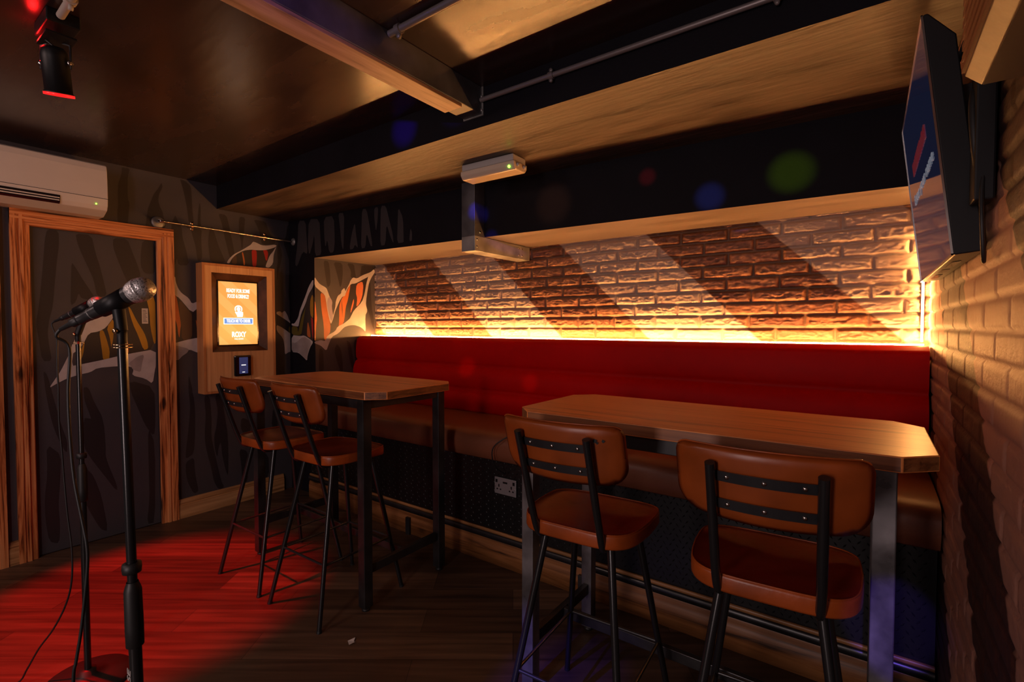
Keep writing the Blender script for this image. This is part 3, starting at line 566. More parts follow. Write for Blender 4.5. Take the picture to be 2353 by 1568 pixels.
MB().box(x0 + .0005, x1 + .0015, yf - .0985, YB - .02, 1.879, 1.972).build('arm', 'galv', sb, .002)
mb = MB()
for (y, z) in ((yf - .08, 1.905), (yf - .08, 1.95), (2.80, 1.905), (2.80, 1.95), (2.84, 1.905), (2.84, 1.95), (yf - .05, 2.0)):
    mb.lathe([(0, .004), (.006, .004), (.006, 0)], (x1 + .0015, y, z), (1, 0, 0), 10)
mb.build('bolts', 'chrome', sb)

def conduit(label, p0, p1, r, clips, mtl, group=None, name='conduit_pipe'):
    t = thing(name, label, 'pipe', p0, group=group); d = Vector(p1) - Vector(p0)
    MB().tube([(0, 0, 0), d], r, 14).build('pipe', mtl, t)
    for c in clips:
        q = d * c; ax = d.normalized()
        mb = MB(); mb.tube([q - ax * .011, q + ax * .011], r * 1.45, 14)
        for s in (-1, 1): mb.lathe([(0, .0), (r * .75, 0), (r * .75, .012), (0, .012)], q + Vector((0, 0, s * r * 1.9)) - Vector((0, .006, 0)), (0, 1, 0), 10)
        mb.build('clip', mtl, t)
    return t
conduit('grey conduit pipe clipped along the black face of the boxed-in beam', (-1.425, YBK - .018, 2.420), (XR - .01, YBK - .018, 2.420), .0105, [.225, .72], 'conduit')
conduit('grey conduit pipe running across the ceiling from the steel beam', (-1.428, 1.205, 2.470), (XR - .01, 1.205, 2.470), .0125, [.03, .6], 'conduit')
conduit('off-white conduit pipe on the ceiling leading to the red spotlight', (-2.235, .470, 2.462), (-1.54, .455, 2.462), .0125, [.19], 'pipe_white')

t = thing('smoke_detector', 'round white ceiling detector beside the steel beam', 'detector', (-1.64, .835, ZC))
MB().lathe([(0, 0), (.062, 0), (.062, -.012), (.055, -.018)], n=36).build('base', 'white', t)
MB().lathe([(.052, -.016), (.050, -.034), (.036, -.047), (.015, -.052), (0, -.053)], n=36).build('dome', 'white', t)

t = thing('emergency_light', 'white emergency bulkhead light under the boxed-in beam', 'light fitting', (-1.69, 2.14, ZB))
t.rotation_euler.z = .02
box('base', 'whitedull', t, -.175, .175, -.060, .060, -.036, -.0005, bevel=.006)
prof = [(-.063, -.036), (.063, -.036), (.063, -.060), (.045, -.082), (-.045, -.082), (-.063, -.060)]
MB().prism(prof, 'X', -.182, .182).build('diffuser', 'clear', t, .006)
for k, y in enumerate((-.03, .03)): MB().lathe([(0, 0), (.010, 0), (.010, .01), (0, .012)], (.182, y, -.055), (1, 0, 0), 12).build('end_screw', 'whitedull', t)
MB().lathe([(0, .0), (.008, 0), (.005, .006), (0, .008)], (.150, -.0600, -.066), (0, -1, -.4), 12).build('indicator', 'greenled', t)

# red spotlight
can = Vector((-2.36, .48, 2.325)); aim = Vector((-3.0, .80, 0)); d = (aim - can).normalized()
t = thing('spotlight', 'small black spotlight on the ceiling casting a red pool', 'spotlight', (can.x, can.y, ZC))
L = lambda v: Vector(v) - Vector((can.x, can.y, ZC))
MB().box(-.055, .115, -.045, .045, -.045, -.0005).build('mount_box', 'blackplastic', t, .004)
MB().box(-.05, .085, -.042, .042, -.072, -.064).build('bracket_plate', 'blackplastic', t, .002)
MB().tube([(.02, 0, -.045), (.02, 0, -.066)], .012, 12).build('swivel', 'steel', t)
pv = L(can) + Vector((0, 0, .02)); sd = d.cross(Vector((0, 1, 0))).normalized(); sd = Vector((.8, .6, 0))
mb = MB()
for s in (-1, 1): mb.tube([pv + sd * s * .012 + Vector((0, 0, .075)), pv + sd * s * .052 + Vector((0, 0, .062)), pv + sd * s * .053, pv + sd * s * .053 - Vector((0, 0, .02))], .004, 8)
mb.build('yoke', 'steel', t)
for s in (-1, 1): MB().lathe([(0, 0), (.010, 0), (.012, .008), (.005, .012), (0, .012)], pv + sd * s * .045, sd * s, 12).build('yoke_knob', 'chrome', t)
MB().lathe([(.010, -.075), (.026, -.072), (.037, -.060), (.039, -.04), (.039, .074), (.042, .075), (.042, .082), (.036, .082), (.035, .02), (.0, .02)], L(can), d, 30).build('can', 'blackplastic', t)
MB().lathe([(0, .060), (.034, .060)], L(can), d, 30).build('lens', 'lens', t)
MB().lathe([(.0405, .0795), (.0435, .0795), (.0435, .088), (.0405, .088)], L(can), d, 30).build('gel_ring', emit('red_gel_ring', (1, .02, .02), .9, (.3, .01, .01)), t)
MB().tube(spline([L(can) - d * .074, L(can) - d * .09 + Vector((-.03, -.02, .01)), L(can) + Vector((-.075, -.02, .10)), L(can) + Vector((-.055, -.01, .135))]), .003, 8).build('lamp_cable', 'rubber', t)

# ------------------------------------------------------------------ left wall fittings
t = thing('air_conditioner', 'white wall air conditioner above the charred door frame', 'air conditioner', (XL, .60, 2.10))
P = [(0, .315), (.185, .315), (.205, .305), (.215, .27), (.221, .18), (.222, .10), (.214, .055), (.200, .030), (.130, .0), (0, 0)]
MB().prism(P, 'Y', -.44, .41).build('casing', 'white', t, .004)
MB().box(.196, .2245, -.44, .415, .0975, .0995).build('panel_seam', 'blackplastic', t)
MB().prism([(.2175, .075), (.2235, .078), (.2150, .040), (.2040, .030)], 'Y', -.40, .185).build('outlet', 'gloss', t)
for z, x in ((.062, .2215), (.049, .2165)): MB().prism([(x - .001, z + .003), (x + .003, z + .003), (x + .002, z - .003), (x - .002, z - .003)], 'Y', -.40, .182).build('louvre', 'white', t)
MB().lathe([(0, 0), (.004, 0), (.002, .003), (0, .003)], (.2175, .352, .062), (1, 0, -.2), 10).build('indicator', 'greenled', t)

t = thing('wall_rail', 'slim metal rail on two brackets above the touch screen cabinet', 'rail', (XL, 1.83, 2.135))
MB().tube(spline([(.004, -.485, .006), (.05, -.483, .006), (.07, -.465, .006), (.07, -.43, .0055), (.07, .40, -.004), (.07, .48, -.004)], 5), .0085, 12).build('rod', 'chrome', t)
MB().lathe([(0, .012), (.030, .012), (.042, .006), (.042, 0), (0, 0)], (0, -.485, .006), (1, 0, 0), 28).build('wall_flange', 'galv', t)
MB().lathe([(0, .014), (.022, .014), (.032, .006), (.032, 0), (0, 0)], (.07, yfront(-4.0) - 1.83, -.004), (0, -1, 0), 28).build('wall_flange', 'galv', t)
for y in (-.296, .234):
    mb = MB(); mb.tube([(0, y, .002), (.07, y, .002)], .006, 10); mb.tube([(.07, y - .007, .002), (.07, y + .007, .002)], .013, 14)
    for s in (-1, 1): mb.lathe([(0, 0), (.011, 0), (.011, .007), (0, .007)], (.066, y, .002 + s * .021), (1, 0, 0), 12)
    mb.build('rail_bracket', 'brass', t)

# touch-screen cabinet
t = thing('order_kiosk', 'oak wall cabinet with glowing orange touch screen and card reader', 'kiosk', (XL + .0015, 1.8525, .905), (0, 0, PI / 2))
W, H, D = .2725, .975, .10; ox, oz0, oz1 = .2075, .310, .907; sx, sz0, sz1 = .157, .352, .858
mb = MB()
mb.box(-W + .018, -ox, -D, 0, .018, H - .018); mb.box(ox, W - .018, -D, 0, .018, H - .018); mb.box(-ox, ox, -D, 0, .018, oz0); mb.box(-ox, ox, -D, 0, oz1, H - .018)
mb.build('cabinet', 'oak', t)
mb = MB()
for b in ((-W, -W + .018, 0, H), (W - .018, W, 0, H), (-W + .018, W - .018, 0, .018), (-W + .018, W - .018, H - .018, H)): mb.box(b[0], b[1], -D - .004, 0, b[2], b[3])
mb.build('edge_band', 'oakdark', t, .0015)
for x in (-.072, .072):
    for za, zb in ((.018, oz0), (oz1, H - .018)): MB().box(x - .0006, x + .0006, -D - .0004, -D + .001, za, zb).build('board_joint', 'blackplastic', t)
o_ = [(-ox, -D, oz0), (ox, -D, oz0), (ox, -D, oz1), (-ox, -D, oz1)]; i_ = [(-sx, -.060, sz0), (sx, -.060, sz0), (sx, -.060, sz1), (-sx, -.060, sz1)]
mb = MB()
for k in range(4): mb.quad(o_[k], o_[(k + 1) % 4], i_[(k + 1) % 4], i_[k], 0)
mb.build('bevelled_reveal', mat('reveal_varnish', (.10, .042, .018), rough=.4, var=.4, vscale=9, spec=.12), t)
MB().box(-sx, sx, -.062, -.02, sz0, sz1).build('monitor', 'gloss', t, .002)
gx, gz0, gz1 = .145, sz0 + .010, sz1 - .010
s_ = MB().quad((-gx, -.0630, gz0), (gx, -.0630, gz0), (gx, -.0630, gz1), (-gx, -.0630, gz1)).build('screen', 'scr_or', t)
fz = lambda f: gz1 - f * (gz1 - gz0); TY = -.0645
text('screen_text', 'READY FOR SOME', .040, 'scr_txt', s_, (0.0, TY, fz(.140)), width=.175, bold=.0012)
text('screen_text', 'FOOD & DRINKZ?', .040, 'scr_txt', s_, (0.0, TY, fz(.228)), width=.160, bold=.0012)
ic = MB()
ic.add([(.030 * math.cos(a), TY, fz(.43) + .030 * math.sin(a)) for a in [PI * k / 16 for k in range(-3, 20)]] + [(.021 * math.cos(a), TY, fz(.43) + .021 * math.sin(a)) for a in [PI * k / 16 for k in range(-3, 20)]],
       [(k, k + 1, 23 + k + 1, 23 + k) for k in range(22)])
ic.lathe([(0, 0), (.015, 0)], (0, TY - .0002, fz(.43)), (0, -1, 0), 20)
hand = [(-.008, .045), (-.008, -.012), (-.022, -.004), (-.027, -.012), (-.012, -.040), (-.012, -.052), (.030, -.052), (.034, -.030), (.034, -.010), (.026, -.006), (.016, -.002), (.007, .002), (.007, .045)]
ic.add([(x, TY - .0004, fz(.46) + z * .9) for x, z in hand], [tuple(range(len(hand)))])
ic.build('touch_icon', 'scr_txt', s_)
bz0, bz1 = fz(.676), fz(.572)
mb = MB().quad((-.112, TY + .0004, bz0), (.112, TY + .0004, bz0), (.112, TY + .0004, bz1), (-.112, TY + .0004, bz1), 0)
mb.quad((-.106, TY, bz0 + .006), (.106, TY, bz0 + .006), (.106, TY, bz1 - .006), (-.106, TY, bz1 - .006), 1)
mb.build('order_button', ['scr_txt', 'scr_blue'], s_)
text('screen_text', 'TOUCH ME TO ORDER', .034, 'scr_txt', s_, (0.0, TY - .0006, (bz0 + bz1) / 2), width=.180, bold=.0012)
text('screen_text', 'ROXY', .056, 'scr_txt', s_, (0.0, TY, fz(.842)), width=.108, bold=.0022)
text('screen_text', 'BALL ROOM', .013, 'scr_txt', s_, (0.0, TY, fz(.912)), width=.066, bold=.0005)
MB().box(-.062, .064, -.126, -.1001, .116, .278).build('card_reader', 'gloss', t, .010, 3)
rd = t.children[-1]
q_ = MB().quad((-.030, -.1266, .136), (.036, -.1266, .136), (.036, -.1266, .263), (-.030, -.1266, .263)).build('reader_screen', 'rd_blue', rd)
MB().box(-.014, .020, -.1272, -.1268, .200, .206).build('reader_text', 'scr_txt', q_); MB().box(-.008, .012, -.1272, -.1268, .146, .150).build('reader_text', 'scr_txt', q_)

# ------------------------------------------------------------------ banquette
bx, ex = XN + .004, XR - .014
t = thing('banquette', 'long built-in bench with ribbed red back and dark brown seat', 'bench', ((bx + ex) / 2, 2.255, 0))
ox_, oy_ = (bx + ex) / 2, 2.255
def extr(prof, n=2, cap=True, x0=bx, x1=ex, end=.0):
    mb = MB(); k = len(prof); xs = [x0] + [x0 + (x1 - x0) * j / n for j in range(1, n)] + [x1]
    v = [(x - ox_, p[0] - oy_, p[1]) for x in xs for p in prof]
    mb.add(v, [(j * k + i, j * k + (i + 1) % k, (j + 1) * k + (i + 1) % k, (j + 1) * k + i) for j in range(len(xs) - 1) for i in range(k)], 0, True)
    mb.add(v[:k], [tuple(range(k))]); mb.add(v[-k:], [tuple(range(k))]); return mb
prof = []
zc = [.785, .95, 1.115, 1.318]
for a, b in zip(zc[:-1], zc[1:]):
    last = b == zc[-1]
    for i in range(12):
        s = i / 12; z = a + (b - a) * s; yb = 2.685 + .085 * (z - .785) / .53
        prof.append((yb - .030 * math.sin(PI * min(1, s * (1 if not last else .72))) ** .55 if 0 < s else yb + .004, z))
prof += [(2.752, 1.306), (2.768, 1.318), (2.80, 1.322), (2.845, 1.320), (2.862, 1.308), (2.868, 1.28), (2.868, .785)]
extr(prof).build('backrest', 'redleather', t)
sp = [(2.29, .632), (2.215, .634), (2.190, .648), (2.178, .690), (2.176, .735), (2.186, .768), (2.212, .787), (2.26, .796), (2.45, .800), (2.66, .797), (2.70, .790), (2.72, .70), (2.72, .632)]
extr(sp).build('seat', 'seatleather', t)
mb = MB(); fx0, fx1 = bx - ox_, ex - ox_
mb.box(fx0, fx1, 2.278 - oy_, 2.40 - oy_, .0, .631)
rows = 17
nx = int((ex - bx) / .030)
for j in range(rows):
    for i in range(nx):
        cx = fx0 + .02 + i * .030 + (.015 if j % 2 else 0); cz = .215 + j * .0245
        if cx > fx1 - .02: continue
        a = .9 if (i + j) % 2 else -.9; ca, sa = math.cos(a), math.sin(a); l, w_, h = .0105, .0032, .0022; y = 2.278 - oy_
        pp = [(-l, 0), (0, -w_), (l, 0), (0, w_)]
        v = [(cx + p[0] * ca - p[1] * sa, y, cz + p[0] * sa + p[1] * ca) for p in pp]
        rg = [(cx + s * l * .45 * ca, y - h, cz + s * l * .45 * sa) for s in (-1, 1)]
        mb.add(v + rg, [(0, 1, 4), (0, 4, 3), (1, 2, 5), (1, 5, 4), (2, 3, 5), (3, 4, 5)])
mb.build('tread_plate_front', 'tread', t)
sk = [(2.278, 0), (2.255, 0), (2.255, .108), (2.2585, .112), (2.257, .122), (2.262, .136), (2.262, .146), (2.278, .146)]
extr(sk).build('skirting', 'skirt', t)
extr([(2.278, .1465), (2.253, .1465), (2.252, .178), (2.258, .180), (2.278, .180)]).build('kick_trim', 'steel', t)
extr([(2.278, .1805), (2.262, .1805), (2.262, .193), (2.266, .197), (2.278, .197)]).build('trim_lip', 'goldtrim', t)
for x in (-2.51, -1.19): MB().box(x - .018 - ox_, x + .018 - ox_, 2.236 - oy_, 2.2545 - oy_, .0, .115).build('skirting_block', 'steel', t, .002)
extr([(2.869, 1.285), (2.952, 1.285), (2.952, 1.300), (2.869, 1.300)]).build('light_ledge', 'blackplastic', t)

ls = thing('led_strip', 'glowing amber light strip along the top of the red bench back', 'light strip', (ox_, 2.888, 1.31), group='amber light strips in the recess')
MB().box(bx + .01 - ox_, ex - .01 - ox_, -.003, .003, .0125, .0185).build('strip', 'led', ls)
MB().box(bx + .008 - ox_, ex - .008 - ox_, -.006, .006, -.009, .0122).build('channel', 'whitedull', ls)
ls = thing('led_strip', 'glowing amber light strip rising in the corner by the painted brick wall', 'light strip', (.188, 2.925, 1.34), group='amber light strips in the recess')
MB().box(0, .006, -.002, .004, 0, .50).build('strip', 'ledv', ls)
MB().box(-.002, .008, .0042, .010, -.002, .502).build('channel', 'whitedull', ls)

t = thing('power_socket', 'grey double power socket on the black bench front', 'socket', (-1.703, 2.274, .474))
MB().box(-.078, .078, -.008, .0, -.049, .049).build('face_plate', 'socket', t, .003)
for s in (-1, 1):
    mb = MB()
    for x, z, w_, h in ((0, .001, .008, .016), (-.012, -.020, .010, .008), (.012, -.020, .010, .008)): mb.box(s * .045 + x - w_ / 2, s * .045 + x + w_ / 2, -.0088, -.0079, z - h / 2, z + h / 2)
    mb.build('pin_holes', 'blackplastic', t)
    MB().box(s * .062 - .007, s * .062 + .007, -.011, -.008, .018, .036).build('switch', 'blackplastic', t, .001)
MB().box(-.016, .016, -.0088, -.0079, .018, .028).build('usb_port', 'blackplastic', t)
for s in (-1, 1): MB().lathe([(0, 0), (.004, 0), (.003, .001), (0, .001)], (s * .071, -.008, -.008), (0, -1, 0), 10).build('screw', 'chrome', t)
tag(MB().tube(spline([(-1.56, 2.30, .806), (-1.60, 2.21, .802), (-1.65, 2.165, .775), (-1.700, 2.150, .725), (-1.708, 2.155, .66), (-1.704, 2.19, .60), (-1.70, 2.262, .55)], 5), .0035, 8).build('charging_cable', 'rubber'),
    'thin black cable hanging over the bench seat edge above the power socket', 'cable')

# ------------------------------------------------------------------ bar tables
def bar_table(label, x0, x1, y0, y1, legs, legmat):
    t = thing('bar_table', label, 'table', ((x0 + x1) / 2, (y0 + y1) / 2, 0), group='bar tables by the bench')
    cx, cy = (x0 + x1) / 2, (y0 + y1) / 2; hx, hy, c = (x1 - x0) / 2, (y1 - y0) / 2, .075
    o8 = [(-hx + c, -hy), (hx - c, -hy), (hx, -hy + c), (hx, hy - c), (hx - c, hy), (-hx + c, hy), (-hx, hy - c), (-hx, -hy + c)]
    mb = MB(); n = 8
    v = [(p[0], p[1], z) for z in (1.055, 1.095) for p in o8]
    mb.add(v, [tuple(range(n, 2 * n)), tuple(range(n - 1, -1, -1))], 0)
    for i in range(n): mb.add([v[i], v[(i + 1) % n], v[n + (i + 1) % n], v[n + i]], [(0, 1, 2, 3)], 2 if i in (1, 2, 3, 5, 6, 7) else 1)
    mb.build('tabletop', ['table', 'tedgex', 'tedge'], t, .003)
    lx0, lx1, ly0, ly1 = legs; s = .05
    for lx in (lx0, lx1):
        for ly in (ly0, ly1):
            l_ = MB().box(lx - cx, lx + s - cx, ly - cy, ly + s - cy, .018, 1.0545).build('leg', legmat, t, .003)
            MB().lathe([(0, 0), (.02, 0), (.02, .008), (.012, .010), (.012, .020), (0, .020)], (lx + s / 2 - cx, ly + s / 2 - cy, 0), n=16).build('foot', 'rubber', l_)
    a = .008
    for ly in (ly0, ly1): MB().box(lx0 + s - cx, lx1 - cx, ly + a - cy, ly + s - a - cy, 1.004, 1.0545).build('apron', 'steel', t, .002)
    for lx in (lx0, lx1):
        MB().box(lx + a - cx, lx + s - a - cx, ly0 + s - cy, ly1 - cy, 1.004, 1.0545).build('apron', 'steel', t, .002)
        MB().box(lx + .012 - cx, lx + s - .012 - cx, ly0 + s - cy, ly1 - cy, .178, .222).build('side_rail', 'darksteel', t, .002)
    my = (ly0 + ly1 + s) / 2
    MB().box(lx0 + s - .012 - cx, lx1 + .012 - cx, my - .012 - cy, my + .012 - cy, .180, .220).build('cross_rail', 'darksteel', t, .002)
    return t
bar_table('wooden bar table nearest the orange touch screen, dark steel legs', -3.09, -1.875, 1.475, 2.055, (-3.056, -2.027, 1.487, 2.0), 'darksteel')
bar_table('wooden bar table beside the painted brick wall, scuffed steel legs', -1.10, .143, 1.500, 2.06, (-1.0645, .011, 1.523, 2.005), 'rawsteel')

# ------------------------------------------------------------------ stools
def make_stool(label):
    t = thing('bar_stool', label, 'stool', group='leather bar stools')
    # seat pad
    hw, hd, cy = .203, .186, .010; n = 56
    def outl(s, z, sag=0):
        out = []
        for k in range(n):
            a = 2 * PI * k / n; e = 2 / 4.2
            x = math.copysign(abs(math.cos(a)) ** e, math.cos(a)) * hw * s; y = math.copysign(abs(math.sin(a)) ** e, math.sin(a)) * hd * s
            x *= 1 - .07 * max(0, -y / hd)
            out.append((x, y + cy, z + sag * (y / hd) ** 2 - .012 * max(0, y / hd - .55) * 2))
        return out
    rings = [outl(.93, .741), outl(.985, .742), outl(1.0, .748), outl(1.0, .778), outl(.992, .785), outl(.972, .786), outl(.965, .7845), outl(.85, .7825), outl(.6, .7765), outl(.3, .773), outl(.05, .772)]
    mb = MB(); v = [p for r_ in rings for p in r_]; f = []; mis = []
    for i in range(len(rings) - 1):
        mb_f = [(i * n + k, i * n + (k + 1) % n, (i + 1) * n + (k + 1) % n, (i + 1) * n + k) for k in range(n)]
        f.append((mb_f, 1 if i < 5 else 0))
    o = len(mb.v); mb.v += v
    for fs, mi in f:
        for q in fs: mb.f.append(q); mb.mi.append(mi); mb.sm.append(True)
    mb.add(rings[0], [tuple(range(n - 1, -1, -1))], 1); mb.add(rings[-1], [tuple(range(n))], 0, True)
    seat = mb.build('seat', ['seattop', 'leatheredge'], t, weld=True)
    ring = outl(.985, .7865); MB().tube([Vector(p) for p in ring] + [Vector(ring[0])], .0022, 6, caps=False).build('piping', 'leatheredge', seat)
    # back pad, curved round the sitter
    tilt = .30
    def ymid(u, z): return -.222 + 1.05 * u * u - tilt * (z - .95)
    nu, nv = 30, 14; HW, ZL, ZH, T = .203, .942, 1.132, .030
    mb = MB(); idx = {}
    def vert(i, j, side):
        a, b = -1 + 2 * i / nu, -1 + 2 * j / nv
        m = max(abs(a), abs(b), 1e-6); rr = .030 if b > 0 else .058; HH = (ZH - ZL) / 2
        px, py = HW * abs(a) / m, HH * abs(b) / m; cx_, cy_ = HW - rr, HH - rr
        if px > cx_ and py > cy_:
            an = math.atan2(py - cy_, px - cx_); px, py = cx_ + rr * math.cos(an), cy_ + rr * math.sin(an)
        u = math.copysign(px * m, a); y = math.copysign(py * m, b)
        z = (ZL + ZH) / 2 + y + (.014 * (u / HW) ** 2 if y < 0 else 0)
        th = T / 2 * math.sqrt(max(0, 1 - m ** 10)) * (.82 + .18 * (1 - m * m))
        return (u, ymid(u, z) + side * th, z)
    v = []
    for side in (-1, 1):
        for i in range(nu + 1):
            for j in range(nv + 1): v.append(vert(i, j, side))
    q = (nu + 1) * (nv + 1); g = lambda i, j, s: s * q + i * (nv + 1) + j
    fs = []
    for i in range(nu):
        for j in range(nv):
            fs.append((g(i, j, 0), g(i, j + 1, 0), g(i + 1, j + 1, 0), g(i + 1, j, 0))); fs.append((g(i, j, 1), g(i + 1, j, 1), g(i + 1, j + 1, 1), g(i, j + 1, 1)))
    mb.add(v, fs, 0, True); back = mb.build('backrest', 'leather', t, weld=True)
    seam = []
    for i in range(nu + 1): seam.append(vert(i, nv, 1))
    MB().tube([Vector(p) + Vector((0, 0, .0005)) for p in seam], .002, 6).build('seam', 'leatheredge', back)
    # posts, straps
    for s in (-1, 1):
        X = s * .112
        pth = spline([(X, -.287, 1.096), (X, -.255, 1.0), (X, -.213, .87), (X, -.182, .785), (X * .98, -.160, .744), (X * .95, -.125, .731), (X * .9, -.02, .731), (X * .9, .08, .731)], 6)
        MB().tube(pth, .0115, 14).build('back_post', 'tube', t)
    for z in (.992, 1.062):
        mb = MB(); pts = []; m_ = 14
        for i in range(m_ + 1):
            u = -.112 + .224 * i / m_; y = ymid(u, z) - T / 2 - .0035 - .002 * (1 - (u / .112) ** 2)
            pts.append((u, y))
        v = []
        for u, y in pts:
            for dy, dz in ((-.0018, -.0125), (.0022, -.0125), (.0022, .0125), (-.0018, .0125)): v.append((u, y + dy - tilt * dz, z + dz))
        fs = [(4 * i + k, 4 * i + (k + 1) % 4, 4 * i + 4 + (k + 1) % 4, 4 * i + 4 + k) for i in range(m_) for k in range(4)]
        mb.add(v, fs + [(0, 1, 2, 3), (4 * m_ + 3, 4 * m_ + 2, 4 * m_ + 1, 4 * m_)])
        st = mb.build('back_strap', 'steel', t)
        for u in (-.078, 0, .078):
            y = ymid(u, z) - T / 2 - .0052 - .002 * (1 - (u / .112) ** 2)
            MB().lathe([(.0055, 0), (.0050, .0022), (.0025, .0034), (0, .0036)], (u, y, z), (0, -1, -tilt), 12).build('rivet', 'chrome', st)
    mb = MB(); mb.box(-.125, .125, -.105, -.085, .7275, .7405); mb.box(-.125, .125, .115, .135, .7275, .7405); mb.box(-.125, -.105, -.105, .135, .7275, .7405); mb.box(.105, .125, -.105, .135, .7275, .7405)
    mb.build('seat_frame', 'steel', t)
    top = {(-1, -1): (-.112, -.100), (1, -1): (.112, -.100), (-1, 1): (-.112, .130), (1, 1): (.112, .130)}
    foot = {k: (.212 * k[0], .25 * k[1]) for k in top}
    bar = {}
    for k in top:
        a = Vector((top[k][0], top[k][1], .735)); b = Vector((foot[k][0], foot[k][1], 0)); bar[k] = b + (a - b) * (.28 / .735)
        l_ = MB().tube([a, b + (a - b) * .012], [.0125, .0105], 14).build('leg', 'tube', t)
        MB().tube([b + (a - b) * .016, b], .0118, 12).build('foot_cap', 'rubber', l_)
    for a, b in (((-1, -1), (1, -1)), ((-1, 1), (1, 1)), ((-1, -1), (-1, 1)), ((1, -1), (1, 1))):
        MB().tube([bar[a], bar[b]], .0058, 10).build('foot_bar', 'steel', t)
    return t
stool = make_stool('leather bar stool closest to the touch screen cabinet and baseboard')
def place(o, x, y, a): o.location = (x, y, 0); o.rotation_euler = (0, 0, math.radians(a))
place(stool, -2.763, 1.502, 1)
for lab, x, y, a in (('leather bar stool in front of the far table, beside its near corner leg', -2.236, 1.512, 1),
                     ('leather bar stool with dark scuffs on its back, beside the power socket', -.757, 1.492, 3),
                     ('leather bar stool closest to the viewer, beside the scuffed steel table leg', -.203, 1.472, 4)):
    c = copy_tree(stool); c['label'] = lab; place(c, x, y, a)
    if 'scuffs' in lab:
        for ch in c.children:
            if ch.name.startswith('backrest'):
                mb = MB()
                for u, z, r in ((.128, 1.090, .008), (.150, 1.090, .006), (.133, 1.084, .005)):
                    yv = lambda uu, zz: -.222 + 1.05 * uu * uu - .30 * (zz - .95) - .0158
                    mb.add([(u + r * (.8 + .3 * math.sin(3 * k)) * math.cos(k * .7), yv(u, z) - .0002, z + r * (.7 + .3 * math.cos(2 * k)) * math.sin(k * .7)) for k in range(9)], [tuple(range(9))])
                tag(mb.build('scuff_mark', 'blackplastic', ch), 'dark worn scuff')

# ------------------------------------------------------------------ microphones
def mic_stand(label, base, lean, ztop, zj, r1, r2, rb, letters=False):
    t = thing('microphone_stand', label, 'microphone stand', (base[0], base[1], 0), group='microphone stands')
    ax = lambda z: Vector((lean[0] * z, lean[1] * z, z))
    MB().lathe([(0, .0), (rb, 0), (rb, .010), (rb * .96, .016), (rb * .5, .026), (.03, .034), (.026, .05), (0, .05)], n=48).build('base', 'rubber', t)
    MB().tube([ax(.04), ax(zj - .06)], r2, 18).build('lower_tube', 'tube', t)
    MB().tube([ax(zj + .03), ax(ztop)], r1, 18).build('upper_tube', 'tube', t)
    d = ax(1).normalized()
    MB().lathe([(r2, -.075), (r2 * 1.38, -.072), (r2 * 1.42, -.03), (r2 * 1.36, .055), (r2 * 1.15, .065), (r1 * 1.3, .07), (r1 * 1.2, .075)], ax(zj - .04), d, 20).build('grip', 'rubber', t)
    mb = MB().lathe([(r1 * 1.1, 0), (r1 * 1.9, .002), (r1 * 2.0, .012), (r1 * 1.9, .022), (r1 * 1.1, .024)], ax(zj + .055), d, 20)
    mb.build('clutch_ring', 'rubber', t)
    return t, ax
B1 = (-1.337, .391)
s1, ax1 = mic_stand('black microphone stand closest to the viewer, holding the raised microphone', B1, (.0045, -.017), 1.372, .80, .0095, .0125, .13)
d1 = ax1(1).normalized()
tx = text('stand_lettering', 'PULSE', .030, 'whitedull', s1, (0, 0, 0), bold=.0005)
tx.matrix_basis = Matrix.Translation(ax1(.595) + Vector((.0, -.0128, 0)) + Vector((-.0035, 0, 0))) @ Matrix(((0, -1, 0, 0), (0, 0, -1, 0), (1, 0, 0, 0), (0, 0, 0, 1)))
B2 = (-2.488, .552)
s2, ax2 = mic_stand('black microphone stand behind, on a round base in the red light', B2, (-.030, .004), 1.350, .83, .0085, .0115, .145)
